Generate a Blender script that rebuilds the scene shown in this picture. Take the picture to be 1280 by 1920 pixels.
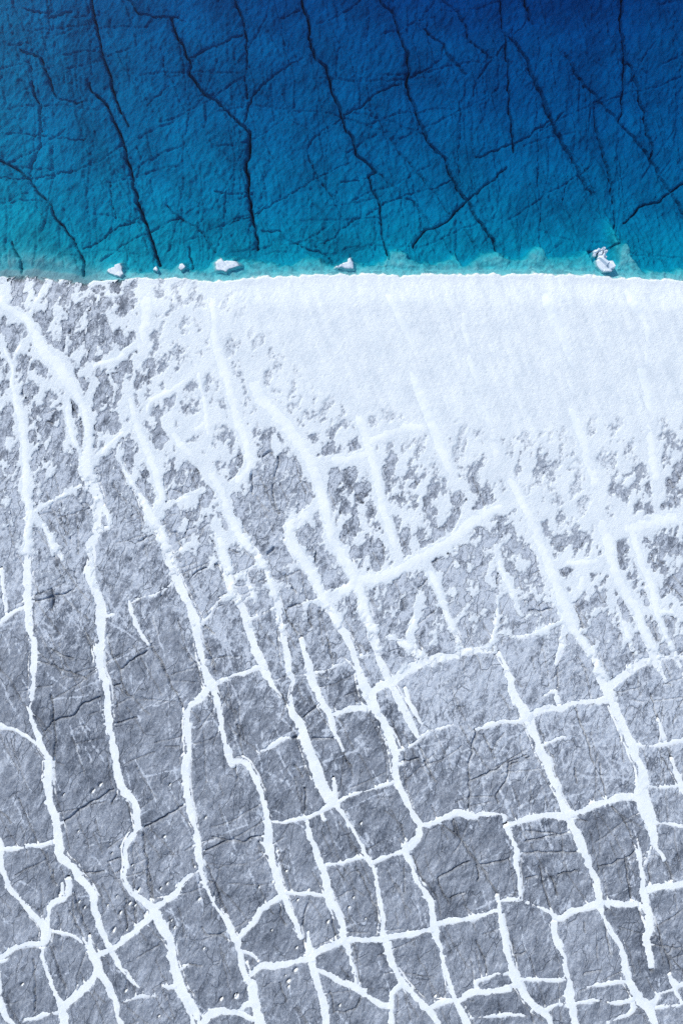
import bpy, bmesh, math, random
import numpy as np
from mathutils import Vector

random.seed(7)
for _o in list(bpy.data.objects):
    bpy.data.objects.remove(_o, do_unlink=True)
scene = bpy.context.scene
R = math.radians

# ------------------------------------------------------------------ camera, sky, sun, exposure
CAM_H = 72.0                       # metres above the ice, looking straight down
cam_d = bpy.data.cameras.new('camera')
cam = bpy.data.objects.new('camera', cam_d)
scene.collection.objects.link(cam)
cam.location = (0, 0, CAM_H)
cam.rotation_euler = (0, 0, 0)
cam_d.sensor_fit = 'VERTICAL'
cam_d.sensor_height = 36.0
cam_d.lens = 36.0 * CAM_H / 96.0
cam_d.clip_end = 1000
scene.camera = cam

SUN_EL, SUN_AZ = 43.0, -40.0       # azimuth clockwise from +Y (up in the picture)
world = bpy.data.worlds.new('World')
scene.world = world
world.use_nodes = True
wn = world.node_tree.nodes
wl = world.node_tree.links
bg = wn.get('Background') or wn.new('ShaderNodeBackground')
sky = wn.new('ShaderNodeTexSky')
sky.sky_type = 'NISHITA'
sky.sun_disc = False
sky.sun_elevation = R(SUN_EL)
sky.sun_rotation = R(SUN_AZ)
sky.altitude = 1200
sky.dust_density = 1.0
wl.new(sky.outputs[0], bg.inputs[0])
bg.inputs[1].default_value = 0.145
sun_d = bpy.data.lights.new('sun', 'SUN')
sun_d.energy = 2.4
sun_d.angle = R(0.55)
sun_d.color = (1.0, 0.965, 0.87)
sun = bpy.data.objects.new('sun', sun_d)
scene.collection.objects.link(sun)
to_sun = Vector((math.sin(R(SUN_AZ)) * math.cos(R(SUN_EL)), math.cos(R(SUN_AZ)) * math.cos(R(SUN_EL)), math.sin(R(SUN_EL))))
sun.rotation_euler = to_sun.to_track_quat('Z', 'Y').to_euler()
sun.location = to_sun * 60
scene.view_settings.view_transform = 'Standard'
scene.view_settings.look = 'None'
scene.view_settings.exposure = 0.30
scene.view_settings.gamma = 1.0
scene.cycles.max_bounces = 5
scene.cycles.diffuse_bounces = 3
scene.cycles.glossy_bounces = 1
scene.cycles.transparent_max_bounces = 6
scene.cycles.volume_bounces = 0
scene.cycles.use_denoising = False

# ------------------------------------------------------------------ survey of the cracks, metres: (x, y, width)
VEINS = [  # key, label, centre line, thing it branches from
 ('A', 'long wavering snow vein nearest the left edge, running from snow field to lower left junction', [(-31.83,16.61,0.103),(-31.4,14.89,0.138),(-30.8,13.52,0.206),(-30.76,11.97,0.275),(-30.45,10.25,0.516),(-30.02,8.87,0.859),(-29.85,7.5,0.653),(-29.59,5.44,0.653),(-29.46,3.37,0.619),(-29.59,2,0.688),(-29.25,0.66,0.773),(-29.28,-0.89,0.619),(-29.39,-2.95,0.653),(-29.42,-4.84,0.653),(-29.46,-6.56,0.773),(-29.34,-8.63,0.688),(-29.25,-10.69,0.619),(-28.77,-12.58,0.516),(-28.82,-14.13,0.619),(-28.85,-15.67,0.447),(-29.04,-17.56,0.258),(-29.16,-18.77,0.241),(-28.65,-20.49,0.413),(-28.13,-21.86,0.481),(-27.45,-23.06,0.516),(-27.39,-23.17,0.653),(-27.5,-25.23,0.756),(-27.36,-27.13,0.722),(-26.76,-28.84,0.653),(-26.5,-30.73,0.773),(-26.24,-32.37,0.859),(-25.12,-33.31,0.619),(-24.44,-34.52,0.653),(-23.32,-35.72,0.688),(-23.15,-37.27,0.567),(-22.63,-38.81,0.516),(-22.12,-40.02,0.481),(-21.6,-41.05,0.481),(-21,-42.08,0.378),(-20.57,-42.94,0.241),(-19.62,-43.97,0.138),(-18.42,-45.17,0.103)], None),
 ('B', 'second long snow vein from the left, starting wide at the left shore corner', [(-32.69,21.42,0.688),(-32,20.56,0.688),(-31.57,19.36,0.619),(-30.45,18.67,0.619),(-29.42,17.98,0.722),(-28.56,16.44,1.031),(-27.7,14.89,1.375),(-26.5,13.86,1.719),(-25.64,12.31,1.547),(-24.95,11.28,1.031),(-24.27,9.91,0.516),(-23.92,8.87,0.516),(-23.66,7.67,0.688),(-23.75,6.12,0.55),(-23.92,4.58,0.945),(-23.58,3.2,1.031),(-22.89,1.48,0.859),(-22.89,1,0.945),(-22.8,-0.55,0.653),(-22.98,-2.09,0.653),(-23.49,-3.13,0.859),(-23.41,-4.5,0.773),(-23.58,-5.88,0.773),(-23.06,-7.42,0.688),(-22.55,-8.63,0.945),(-22.55,-10,1.031),(-22.46,-11.72,0.653),(-22.63,-13.27,0.859),(-22.63,-14.47,0.619),(-22.12,-15.84,0.653),(-21.89,-17.22,0.619),(-21.89,-18.77,0.653),(-21.6,-20.49,0.722),(-21.34,-22.2,0.722),(-21.17,-23.17,0.688),(-20.91,-24.89,0.688),(-20.31,-26.27,0.773),(-19.37,-27.13,0.55),(-19.19,-28.5,0.602),(-19.11,-29.7,0.602),(-19.97,-30.73,0.516),(-20.23,-31.77,0.413),(-20.23,-33.14,0.413),(-20.35,-34.34,0.275),(-19.71,-35.55,0.309),(-18.59,-36.41,0.481),(-17.56,-37.44,0.859),(-16.87,-38.81,0.859),(-16.1,-39.93,0.773),(-15.93,-40.7,0.688),(-15.84,-42.08,0.688),(-15.41,-43.45,0.773),(-15.07,-44.83,0.945),(-14.3,-45.86,0.773),(-13.61,-47.06,0.619),(-13.27,-48.01,0.584),(-12.92,-49.81,0.584)], None),
 (None, None, [(-14.81,-45.34,0.516),(-14.64,-46.12,0.516),(-14.3,-46.98,0.481),(-13.92,-48.09,0.447),(-13.61,-49.81,0.447)], 'B'),
 (None, None, [(-22.2,-9.86,0.688),(-21.69,-9.74,0.413),(-21.07,-9.55,0.172)], 'B'),
 (None, None, [(-16.87,-44.49,0.206),(-16.19,-44.57,0.378),(-15.33,-44.49,0.481)], 'B'),
 (None, None, [(-15.16,-42.94,0.275),(-14.73,-42.71,0.241),(-14.21,-42.7,0.138)], 'B'),
 ('C', 'fourth long snow vein from the left, ending in a point at lower centre left', [(-21,5.27,0.138),(-19.97,3.37,0.206),(-18.94,1.66,0.378),(-18.42,0.66,0.619),(-17.73,-0.55,0.859),(-16.87,-2.09,0.859),(-16.36,-3.64,0.859),(-15.76,-5.36,0.859),(-15.07,-7.08,0.791),(-14.3,-8.8,0.791),(-13.69,-10.34,0.945),(-13.52,-11.72,0.619),(-13.18,-13.27,0.567),(-12.84,-14.81,0.567),(-12.41,-16.02,0.773),(-11.8,-17.22,0.567),(-11.46,-18.77,0.567),(-11.2,-20.14,0.413),(-10.94,-21.52,0.481),(-10.43,-22.98,0.602),(-10.31,-23.34,0.516),(-9.28,-23.34,0.516),(-8.77,-23.69,0.516),(-8.16,-24.72,0.481),(-7.56,-26.27,0.481),(-7.22,-27.64,0.602),(-6.87,-29.36,0.619),(-6.79,-31.08,0.859),(-6.45,-32.63,0.773),(-6.02,-34.34,0.688),(-5.5,-35.89,0.688),(-5.07,-36.92,0.481),(-4.47,-38.13,0.516),(-3.95,-39.67,0.447),(-3.64,-40.19,0.103)], None),
 (None, None, [(-10.66,-22.83,0.516),(-10.31,-23.43,0.584),(-10.05,-24.03,0.241)], 'C'),
 ('C2', 'broad snow vein slanting down to meet the fourth long vein amid patchy left snow', [(-20.14,11.97,0.344),(-19.62,9.91,0.378),(-19.19,8.19,0.688),(-18.42,6.3,0.859),(-17.73,4.58,0.894),(-17.22,2.86,0.722),(-16.79,1.31,0.55),(-17.13,1,0.584),(-17.18,-0.03,0.688),(-17.39,-0.72,0.688)], None),
 ('K', 'third long snow vein from the left, branching off the fourth below mid height', [(-12.23,-16.36,0.688),(-13.35,-17.56,0.619),(-14.04,-18.08,0.344),(-14.47,-18.77,0.481),(-14.38,-19.8,0.619),(-14.38,-21.34,0.55),(-14.3,-22.72,0.602),(-14.47,-23,0.722),(-14.64,-24.38,0.688),(-14.55,-25.75,0.602),(-14.3,-27.13,0.602),(-13.95,-28.67,0.516),(-13.52,-30.22,0.55),(-13.44,-31.59,0.688),(-13.18,-32.97,0.516),(-13.09,-34,0.516),(-12.75,-35.03,0.344),(-12.23,-36.23,0.241),(-11.46,-37.44,0.172),(-10.77,-38.47,0.516),(-10.21,-39.59,0.55),(-9.88,-40.19,0.773),(-9.45,-41.56,0.516),(-9.2,-43.11,0.55),(-8.51,-44.14,0.773),(-8.16,-45.69,0.859),(-7.82,-47.06,0.859),(-7.56,-48.01,0.859),(-7.22,-49.81,0.859)], None),
 ('D', 'fifth long snow vein from the left, pinched to a dark crack at three quarters down', [(-13.09,4.75,1.031),(-12.06,3.37,0.894),(-11.2,1.83,0.825),(-10.66,-0.03,0.825),(-9.97,-1.23,0.859),(-9.28,-2.61,0.859),(-8.25,-3.64,0.688),(-7.56,-4.5,0.516),(-6.96,-5.7,0.378),(-6.45,-7.25,0.413),(-6.02,-8.63,0.688),(-5.67,-10.34,0.413),(-5.33,-12.06,0.516),(-5.07,-13.78,0.619),(-4.9,-14.98,0.481),(-4.55,-15.84,0.309),(-4.73,-17.22,0.275),(-4.55,-18.77,0.516),(-3.95,-19.8,0.688),(-3.44,-21.17,0.791),(-2.92,-22.72,0.894),(-2.58,-23.69,1.031),(-2.06,-25.06,1.031),(-1.37,-26.44,1.031),(-0.69,-27.21,0.997),(-0.17,-27.98,0.275),(0.69,-29.36,0.12),(1.72,-30.91,0.12),(2.23,-32.11,0.241),(2.75,-32.97,0.447),(3.18,-34.17,0.275),(3.44,-35.55,0.206),(3.7,-36.75,0.206),(3.87,-37.95,0.344),(3.87,-39.5,0.516),(4.21,-40.36,0.688),(4.56,-41.73,0.619),(4.98,-42.94,0.567),(5.67,-44.06,0.619),(6.53,-45,0.516),(7.39,-46.03,0.567),(8.25,-46.72,0.619),(8.77,-47.58,0.516),(9.2,-48.09,0.481),(10.14,-49.81,0.481)], None),
 (None, None, [(-0.77,-24.89,0.378),(-0.6,-25.92,0.413),(-0.6,-26.95,0.516)], 'D'),
 ('D2', 'pointed snow vein left of the dark gap, joining the rung beside the fifth long vein', [(-11.63,-0.89,0.688),(-11.37,-2.44,0.688),(-11.03,-4.16,0.773),(-10.51,-5.88,0.773),(-10.66,-5.88,0.619),(-10.14,-7.42,0.653),(-9.37,-8.8,0.619),(-8.94,-10.17,0.653),(-8.42,-11.72,0.722),(-7.91,-13.27,0.722),(-7.39,-14.3,0.791),(-6.87,-15.5,0.602),(-6.36,-16.36,0.206),(-5.67,-17.56,0.086)], None),
 ('E', 'soft broad snow ridge curving down the patchy snow left of the smooth snow bank', [(-12.23,21.42,0.516),(-11.98,18.84,0.516),(-11.72,15.75,0.722),(-11.12,13.69,0.963),(-10.6,11.97,0.894),(-10.17,10.25,0.963),(-9.54,8.02,1.031),(-8.85,6.3,0.773),(-8.77,4.23,0.773),(-9.97,2.69,0.722),(-11,1.91,0.688)], None),
 ('F', 'broad snow vein leaving the smooth bank and passing through the centre of the picture', [(-8.42,13.69,1.031),(-7.73,10.94,1.289),(-5.84,8.87,1.461),(-4.3,6.81,1.461),(-3.09,4.92,1.289),(-2.41,3.37,1.066),(-1.89,1.66,0.894),(-1.63,0.66,1.031),(-1.29,-0.89,0.894),(-0.86,-2.78,1.031),(0.17,-4.16,1.066),(0.86,-5.53,0.894),(1.46,-6.56,1.203),(1.89,-7.94,0.894),(2.23,-9.31,0.894),(2.75,-10.86,0.894),(3.18,-12.41,0.722),(3.61,-14.13,0.516),(4.3,-15.5,0.55),(4.98,-16.88,0.619),(5.67,-18.25,0.688),(6.36,-19.63,0.653),(7.05,-20.83,0.378),(7.31,-21.34,0.103)], None),
 (None, None, [(5.93,-16.36,0.241),(6.36,-17.73,0.275),(7.22,-19.45,0.344),(7.65,-20.06,0.172)], 'F'),
 ('G', 'sixth long snow vein from the left, starting in a hook at picture centre', [(-2.06,0.83,0.859),(-3.61,-0.38,1.031),(-4.81,-1.58,1.203),(-4.64,-2.95,1.066),(-3.61,-4.5,1.031),(-2.75,-5.88,0.894),(-2.06,-7.42,0.791),(-1.37,-8.63,0.859),(-0.52,-10,0.688),(0.34,-11.55,0.688),(1.03,-13.09,0.567),(1.46,-14.47,0.567),(1.89,-15.67,0.722),(2.49,-17.05,1.031),(3.09,-18.25,0.894),(3.95,-19.8,0.722),(4.56,-21.17,0.722),(5.07,-22.72,0.722),(4.98,-23.52,0.55),(5.16,-25.23,0.619),(5.93,-26.78,0.516),(6.7,-28.33,0.481),(7.31,-29.36,0.688),(7.22,-30.39,0.584),(6.36,-31.25,0.859),(5.93,-31.94,0.619),(6.53,-33.14,0.241),(6.96,-34.34,0.344),(7.65,-35.38,0.43),(8.34,-36.58,0.619),(8.51,-37.95,0.516),(8.68,-38.98,0.791),(9.02,-40.36,0.481),(9.45,-41.73,0.43),(9.8,-43.28,0.395),(10.31,-44.83,0.378),(10.74,-45.86,0.516),(11.03,-46.55,0.619),(11.63,-47.58,0.567),(11.89,-48.27,0.55),(12.58,-49.81,0.55)], None),
 (None, None, [(5.16,-23.69,0.344),(5.59,-23.62,0.241),(5.93,-23.52,0.138)], 'G'),
 ('H', 'short tapering snow vein between the fifth and sixth long veins at centre', [(-3.78,-11.72,0.138),(-3.61,-12.23,0.275),(-3.18,-13.95,0.619),(-2.92,-15.16,0.722),(-2.41,-16.7,0.722),(-1.72,-18.08,0.619),(-1.03,-19.11,0.619),(-0.69,-20.49,0.344),(-0.34,-21.17,0.138),(0.17,-22.55,0.069)], None),
 ('I', 'thick snow vein at lower centre, between the fourth and fifth long veins', [(-3.27,-28.67,0.447),(-3.01,-30.22,0.516),(-2.49,-31.59,0.516),(-1.89,-33.14,0.619),(-1.37,-34.69,0.688),(-1.2,-36.23,0.859),(-0.52,-37.44,0.688),(0,-38.64,0.619),(0.26,-40.02,0.688),(0.69,-41.05,0.413),(0.86,-42.08,0.241),(1.2,-43.28,0.206),(1.31,-44.4,0.344)], None),
 ('J', 'straight snow vein running from the lower centre junction down to the bottom edge', [(-3.18,-39.33,0.241),(-3.01,-40.7,0.413),(-2.84,-41.73,0.859),(-2.58,-43.11,0.567),(-2.15,-44.66,0.602),(-1.63,-46.2,0.653),(-1.46,-48.01,0.688),(-1.2,-49.81,0.688)], None),
 ('S', 'seventh long snow vein from the left, thickest at its middle knot, reaching the bottom right', [(14.64,-13.09,0.172),(15.16,-14.13,0.275),(15.67,-15.5,0.567),(16.02,-16.88,0.722),(16.7,-18.08,0.791),(17.39,-19.11,1.134),(17.91,-20.49,0.722),(18.42,-21.86,0.722),(18.94,-23.06,0.756),(19.2,-23.17,0.825),(19.54,-24.55,0.619),(20.06,-25.58,0.567),(20.48,-26.95,0.55),(21.17,-28.33,0.791),(21.69,-29.53,0.653),(22.38,-30.91,0.791),(22.81,-32.28,0.688),(23.32,-33.48,0.619),(23.92,-34.86,0.602),(24.09,-35.89,0.619),(24.18,-36.92,0.791),(24.44,-37.78,0.275),(25.13,-38.98,0.206),(25.56,-39.84,0.447),(26.07,-40.53,0.516),(26.41,-41.56,0.567),(26.59,-42.77,0.619),(26.84,-43.8,0.791),(27.36,-44.83,0.619),(28.05,-45.86,0.791),(28.73,-46.38,1.031),(29.08,-47.24,0.619),(29.42,-48.09,0.619),(29.94,-49.81,0.584)], None),
 ('P', 'eighth long snow vein from the left, with a star knot and swollen lower end', [(15.16,4.41,0.859),(16.02,2.51,0.945),(17.39,-0.03,0.945),(18.08,-1.75,1.066),(18.77,-3.47,1.066),(19.45,-5.19,1.134),(20.14,-6.91,1.066),(20.83,-8.63,1.375),(21.17,-10,1.375),(21.86,-11.2,0.722),(22.72,-12.41,0.653),(23.58,-13.61,0.653),(24.09,-14.98,0.791),(24.78,-16.36,1.031),(25.3,-17.56,0.791),(25.98,-19.28,0.722),(26.67,-20.83,0.722),(27.36,-22.2,0.859),(27.53,-23,0.688),(28.05,-24.03,0.688),(28.22,-25.41,1.134),(28.05,-26.61,1.547),(28.56,-27.98,1.306),(28.99,-29.36,1.031),(29.25,-30.56,0.722),(29.51,-31.42,0.309),(30.28,-32.8,0.103)], None),
 (None, None, [(20.91,-10.86,0.447),(20.66,-12.06,0.481),(20.31,-13.44,0.43),(19.97,-14.47,0.138)], 'P'),
 ('Q', 'broad snow vein dropping from the right snow bank to a junction near the right edge', [(23.75,0.48,0.945),(24.78,-2.44,1.203),(25.3,-4.67,1.031),(25.98,-6.56,1.031),(26.84,-7.94,0.963),(27.53,-9.14,0.859),(28.22,-11.03,0.791),(28.91,-12.58,0.791),(29.42,-13.95,0.859),(29.85,-14.81,0.481),(30.45,-16.02,0.172)], None),
 ('Q2', 'faint snow vein closest to the right edge, below the snow bank', [(26.5,-0.03,0.859),(27.36,-2.44,0.722),(28.05,-4.67,0.722),(28.73,-6.39,0.722),(29.25,-7.94,0.963),(29.59,-9.66,0.481),(30.28,-11.38,0.344),(31.14,-12.92,0.344),(31.66,-14.47,0.241),(32.34,-15.84,0.172)], None),
 ('N', 'snow vein entering from the left edge near the bottom and curling back to that edge', [(-33.03,-29.53,0.344),(-32,-30.73,0.275),(-31.83,-31.59,0.516),(-31.91,-32.63,0.447),(-31.74,-33.66,0.43),(-31.31,-34.86,0.43),(-30.8,-35.72,0.464),(-29.94,-36.58,0.481),(-29.08,-37.61,0.481),(-28.22,-38.47,0.567),(-27.62,-39.33,0.945),(-27.79,-40.19,0.859),(-28.13,-40.53,0.481),(-29.25,-40.53,0.447),(-30.45,-40.79,0.447),(-31.31,-41.39,0.481),(-32,-41.73,0.481),(-33.38,-42.34,0.481)], None),
 (None, None, [(-31.14,-41.77,0.172),(-31.66,-42.11,0.206),(-33.03,-42.22,0.206)], 'N'),
 ('N2', 'snow vein reaching the bottom edge second from the left', [(-27.96,-40.7,0.309),(-28.01,-41.91,0.344),(-27.57,-43.11,0.344),(-27.1,-44.31,0.43),(-26.67,-45.52,0.516),(-26.16,-46.55,0.773),(-25.9,-48.01,0.859),(-25.64,-49.81,0.859)], None),
 ('N3', 'snow vein crossing an X junction near the bottom left and wandering to the bottom edge', [(-23.66,-39.67,0.241),(-23.58,-40.88,0.55),(-23.15,-41.73,0.859),(-22.72,-42.94,0.773),(-22.03,-44.14,0.653),(-21.52,-45.17,0.619),(-21.09,-46.2,0.413),(-21,-47.24,0.378),(-20.66,-48.01,0.481),(-20.14,-49.81,0.481)], None),
 ('N4', 'snow vein hugging the bottom left corner of the picture', [(-32.17,-42.25,0.138),(-32,-43.45,0.172),(-31.91,-45.17,0.275),(-31.74,-46.72,0.516),(-31.31,-47.58,0.516),(-30.62,-48.13,0.378),(-30.11,-49.81,0.344)], None),
 ('Vv', 'snow vein descending from the right rung in an angular jog to the bottom edge', [(15.41,-29.27,0.653),(15.93,-30.56,0.43),(16.45,-31.94,0.55),(16.27,-32.63,0.516),(16.5,-33.66,0.344),(16.62,-34.86,0.344),(16.7,-36.23,0.241),(15.84,-36.32,0.344),(14.9,-36.49,0.378),(14.81,-37.44,0.378),(15.07,-38.81,0.481),(15.33,-40.19,0.516),(15.59,-41.56,0.567),(15.93,-42.77,0.602),(16.36,-43.88,0.859),(16.88,-44.83,0.619),(17.56,-45.86,0.619),(18.25,-46.55,0.688),(19.11,-47.06,0.619),(19.63,-48.09,0.275),(19.97,-49.81,0.206)], None),
 (None, None, [(14.38,-35.89,0.206),(14.73,-36.49,0.309)], 'Vv'),
 ('Ww', 'snow vein with a broken stretch, left of the seventh long vein at bottom right', [(19.97,-38.3,0.447),(19.88,-39.33,0.653),(20.31,-40.53,0.602),(20.83,-41.73,0.344),(21,-42.94,0.241),(21.26,-43.8,0.481),(21.34,-45.17,0.791),(21.52,-46.2,0.791),(21.77,-47.41,0.567),(21.86,-48.09,0.55),(22.03,-49.81,0.55)], None),
 ('X', 'stout snow vein ending bluntly near the bottom right corner, beside the right edge', [(27.7,-30.56,0.103),(27.91,-32.45,0.309),(28.13,-34,0.344),(28.22,-35.2,0.516),(28.48,-36.58,0.791),(28.82,-37.95,0.722),(28.82,-39.33,0.791),(28.56,-40.02,0.722),(28.82,-41.22,0.584),(29.11,-42.94,0.516)], None),
 (None, None, [(28.99,-31.34,0.241),(28.65,-32.45,0.206),(28.22,-33.14,0.206)], 'X'),
 ('F2', 'thin snow vein slanting down from the wide diagonal band right of centre', [(7.65,-4.33,0.791),(8.59,-6.22,0.688),(9.37,-8.11,0.516),(9.97,-9.66,0.447),(10.66,-11.38,0.447),(11.09,-12.75,0.241)], None),
 ('x1', 'snow rung between the fourth and fifth long veins, above the thick lower centre vein', [(-6.62,-29.02,0.172),(-5.5,-29.1,0.258),(-4.12,-28.76,0.292),(-3.09,-28.59,0.378),(-1.89,-27.98,0.413),(-0.69,-27.3,0.688)], None),
 (None, None, [(-1.89,-28.16,0.275),(-1.72,-28.76,0.241),(-1.37,-29.02,0.172)], 'x1'),
 ('x1b', 'broken thin snow rung climbing from the fifth to the sixth long vein', [(-0.52,-27.21,0.413),(0,-27.04,0.344),(1.38,-26.35,0.223),(2.58,-26.09,0.086),(3.61,-25.75,0.292),(5.07,-25.23,0.378)], None),
 ('x2', 'wavy snow rung linking the thick lower centre vein with the sixth long vein', [(-1.55,-33.06,0.292),(-0.34,-32.97,0.258),(0.86,-32.63,0.241),(2.06,-32.37,0.309),(2.75,-32.88,0.447),(3.61,-32.54,0.395),(4.81,-32.02,0.344),(5.93,-31.85,0.55)], None),
 ('x3', 'long snow rung arching from the sixth long vein towards the angular right vein', [(7.39,-29.45,0.447),(8.59,-29.19,0.43),(9.8,-28.59,0.481),(10.83,-28.16,0.55),(11.2,-28.24,0.602),(12.23,-28.5,0.602),(13.44,-28.33,0.413),(14.98,-28.33,0.378),(15.36,-29.1,0.481)], None),
 ('x4', 'level snow rung between the fourth long vein and the thick lower centre vein', [(-5.41,-35.63,0.275),(-4.12,-35.81,0.378),(-2.75,-35.81,0.361),(-1.46,-35.93,0.43)], None),
 ('x5', 'stepped snow rung climbing from the third long vein to the fourth', [(-9.88,-40.19,0.378),(-9.11,-39.33,0.516),(-8.08,-38.3,0.516),(-7.65,-37.44,0.481),(-6.53,-36.58,0.447),(-5.5,-35.98,0.722)], None),
 ('x6', 'long wavy snow rung crossing the lower centre from the third to the sixth long vein', [(-9.02,-43.88,0.378),(-8.16,-43.11,0.447),(-7.56,-42.51,0.619),(-6.53,-42.59,0.653),(-5.33,-42.42,0.602),(-4.12,-42.08,0.516),(-2.92,-41.91,0.55),(-2.06,-41.13,0.567),(-0.86,-40.7,0.516),(0.17,-40.19,0.688),(1.38,-40.05,0.516),(2.58,-40.1,0.567),(3.95,-40.02,0.55),(4.98,-39.76,0.447),(6.19,-39.67,0.43),(7.39,-39.41,0.447),(8.68,-39.07,0.516)], None),
 (None, None, [(-7.82,-42.08,0.344),(-8.25,-41.56,0.206),(-9.11,-41.22,0.275),(-9.62,-40.88,0.241)], 'x6'),
 (None, None, [(-8.42,-43.45,0.344),(-8.77,-42.59,0.172),(-8.85,-42.08,0.103)], 'x6'),
 ('x6b', 'snow rung right of the sixth long vein, rising to the angular right vein', [(8.77,-38.73,0.481),(9.97,-38.38,0.481),(10,-38.38,0.481),(11.03,-38.3,0.516),(12.23,-38.04,0.481),(13.27,-37.78,0.481),(14.13,-37.44,0.344),(14.85,-37.35,0.309)], None),
 ('x7', 'snow vein slanting down right from the lower centre junction towards the bottom edge', [(-2.41,-42.85,0.241),(-1.2,-43.37,0.43),(0,-44.06,0.567),(1.2,-44.57,0.602),(2.41,-45.43,0.533),(3.44,-46.12,0.498),(4.56,-46.41,0.55)], None),
 ('x7b', 'short hooked snow vein at the bottom edge just right of centre', [(5.76,-44.23,0.447),(4.81,-45.17,0.447),(4.68,-46.38,0.464),(4.61,-48.09,0.481),(4.61,-49.81,0.481)], None),
 ('x8', 'short snow rung between the fifth and sixth long veins at the bottom', [(8.16,-46.63,0.413),(9.28,-46.03,0.447),(10.57,-45.77,0.43)], None),
 ('x9', 'arched double snow rung entering the third long vein at the bottom edge', [(-13.27,-48.27,0.653),(-12.92,-47.75,0.722),(-12.06,-47.06,0.773),(-11.03,-46.72,0.584),(-11,-46.89,0.619),(-9.8,-46.81,0.516),(-9.11,-46.29,0.516),(-8.34,-46.12,0.55)], None),
 (None, None, [(-9.8,-46.89,0.413),(-8.59,-47.41,0.43),(-7.82,-47.61,0.378)], 'x9'),
 ('c2', 'thin snow rung by the left edge joining the first long vein from the left', [(-31.79,-31.59,0.413),(-30.62,-31.59,0.447),(-29.42,-31.34,0.241),(-28.22,-31.25,0.309),(-26.93,-30.94,0.447)], None),
 ('c3', 'hook shaped snow vein beside the first long vein near the bottom left', [(-25.55,-34.26,0.481),(-25.5,-35.38,0.516),(-25.98,-36.23,0.55),(-27.02,-36.66,0.653),(-27.39,-37.44,0.395),(-27.5,-38.47,0.378),(-27.62,-39.24,0.55)], None),
 (None, None, [(-26.19,-34.69,0.138),(-26.16,-35.38,0.241),(-25.98,-36.15,0.241)], 'c3'),
 ('c4', 'frayed thin snow rung right of the lower left junction', [(-27.19,-39.24,0.206),(-26.16,-39.5,0.275),(-25.12,-39.76,0.172),(-24.44,-40.19,0.241),(-23.75,-40.79,0.447)], None),
 ('c5', 'straight snow rung between the X junction and the star junction at bottom left', [(-23.06,-41.73,0.481),(-22.2,-41.22,0.447),(-21.43,-40.96,0.447),(-20.48,-40.19,0.516),(-19.28,-39.24,0.584),(-18.25,-38.3,0.584),(-17.48,-37.7,0.722)], None),
 ('c6', 'stepped snow rung from the second long vein star junction up to the third', [(-17.39,-37.01,0.722),(-16.19,-36.23,0.567),(-15.33,-35.63,0.567),(-14.98,-34.86,0.464),(-14.12,-34.09,0.395),(-13.27,-33.52,0.378)], None),
 ('c7', 'curved snow rung slanting down left from the X junction at bottom left', [(-22.92,-43.02,0.378),(-23.41,-43.97,0.653),(-24.44,-45,0.688),(-25.21,-45.69,0.722),(-26.07,-46.46,0.791)], None),
 ('c8', 'faint snow rung above the bottom left corner', [(-26.41,-46.89,0.395),(-27.7,-47.15,0.43),(-28.73,-47.49,0.378),(-29.77,-47.66,0.309)], None),
 ('c11', 'small loose crescent of snow left of the second long vein near the bottom', [(-20.48,-46.03,0.103),(-19.28,-45.52,0.241),(-18.25,-45.34,0.344),(-17.3,-45.43,0.206)], None),
 ('d1', 'snow rung at the left edge above mid height, joining the first long vein', [(-33.03,-11.03,0.447),(-32,-10.43,0.447),(-31.31,-9.74,0.413),(-30.62,-9.31,0.361),(-29.68,-8.93,0.413)], None),
 (None, None, [(-31.86,-5.19,0.275),(-31.66,-7.25,0.275),(-31.4,-9.48,0.275)], 'd1'),
 ('d2', 'frayed snow streak slanting right off the first long vein below the patchy snow', [(-28.99,-0.2,0.619),(-28.05,-1.06,0.516),(-27.36,-2.27,0.447),(-26.76,-3.3,0.584),(-26.47,-3.98,0.447),(-26.07,-4.67,0.103)], None),
 ('d3', 'ragged snow loop beside the second long vein under the patchy snow', [(-22.46,0.66,0.619),(-21.86,-0.38,0.447),(-21.64,-1.23,0.275),(-22.2,-1.58,0.309),(-22.63,-1.75,0.241)], None),
 ('d5', 'short ragged snow streak with dark ends right of the second long vein', [(-20.14,-7.59,0.103),(-19.8,-8.63,0.309),(-19.62,-9.48,0.378),(-19.19,-10.69,0.413),(-18.94,-11.24,0.206),(-18.51,-11.86,0.275),(-17.87,-12.58,0.172)], None),
 ('d6', 'thin crooked snow line climbing to the left side of the fourth long vein', [(-19.59,-8.45,0.155),(-18.77,-8.02,0.155),(-17.56,-7.77,0.172),(-16.53,-7.16,0.138),(-15.76,-6.65,0.206)], None),
 ('d7', 'short thin snow rung right of the fourth long vein near the snow patches', [(-15.76,-4.02,0.241),(-14.81,-3.47,0.189),(-13.69,-2.7,0.241)], None),
 ('d8', 'thin crooked snow rung from the fourth long vein to the pointed vein beside it', [(-13.18,-10.38,0.275),(-12.41,-9.83,0.206),(-11.89,-8.8,0.138),(-11.2,-8.11,0.138),(-10.31,-7.85,0.155)], None),
 ('d9', 'snow rung right of the fourth long vein crossing, below the dashed gap', [(-12.06,-16.22,0.481),(-11.2,-15.76,0.344),(-10.51,-15.59,0.155),(-11,-15.67,0.12),(-9.97,-15.24,0.155),(-9.11,-15.16,0.481),(-8.25,-14.73,0.498),(-7.48,-14.38,0.55)], None),
 ('d10', 'snow stub with a dark broken tail at the left edge', [(-33.03,-19.88,0.619),(-32,-20.06,0.584),(-31.4,-20.18,0.309),(-30.45,-20.49,0.069),(-29.42,-21.17,0.069),(-28.91,-21.52,0.206),(-28.3,-21.86,0.344)], None),
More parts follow.
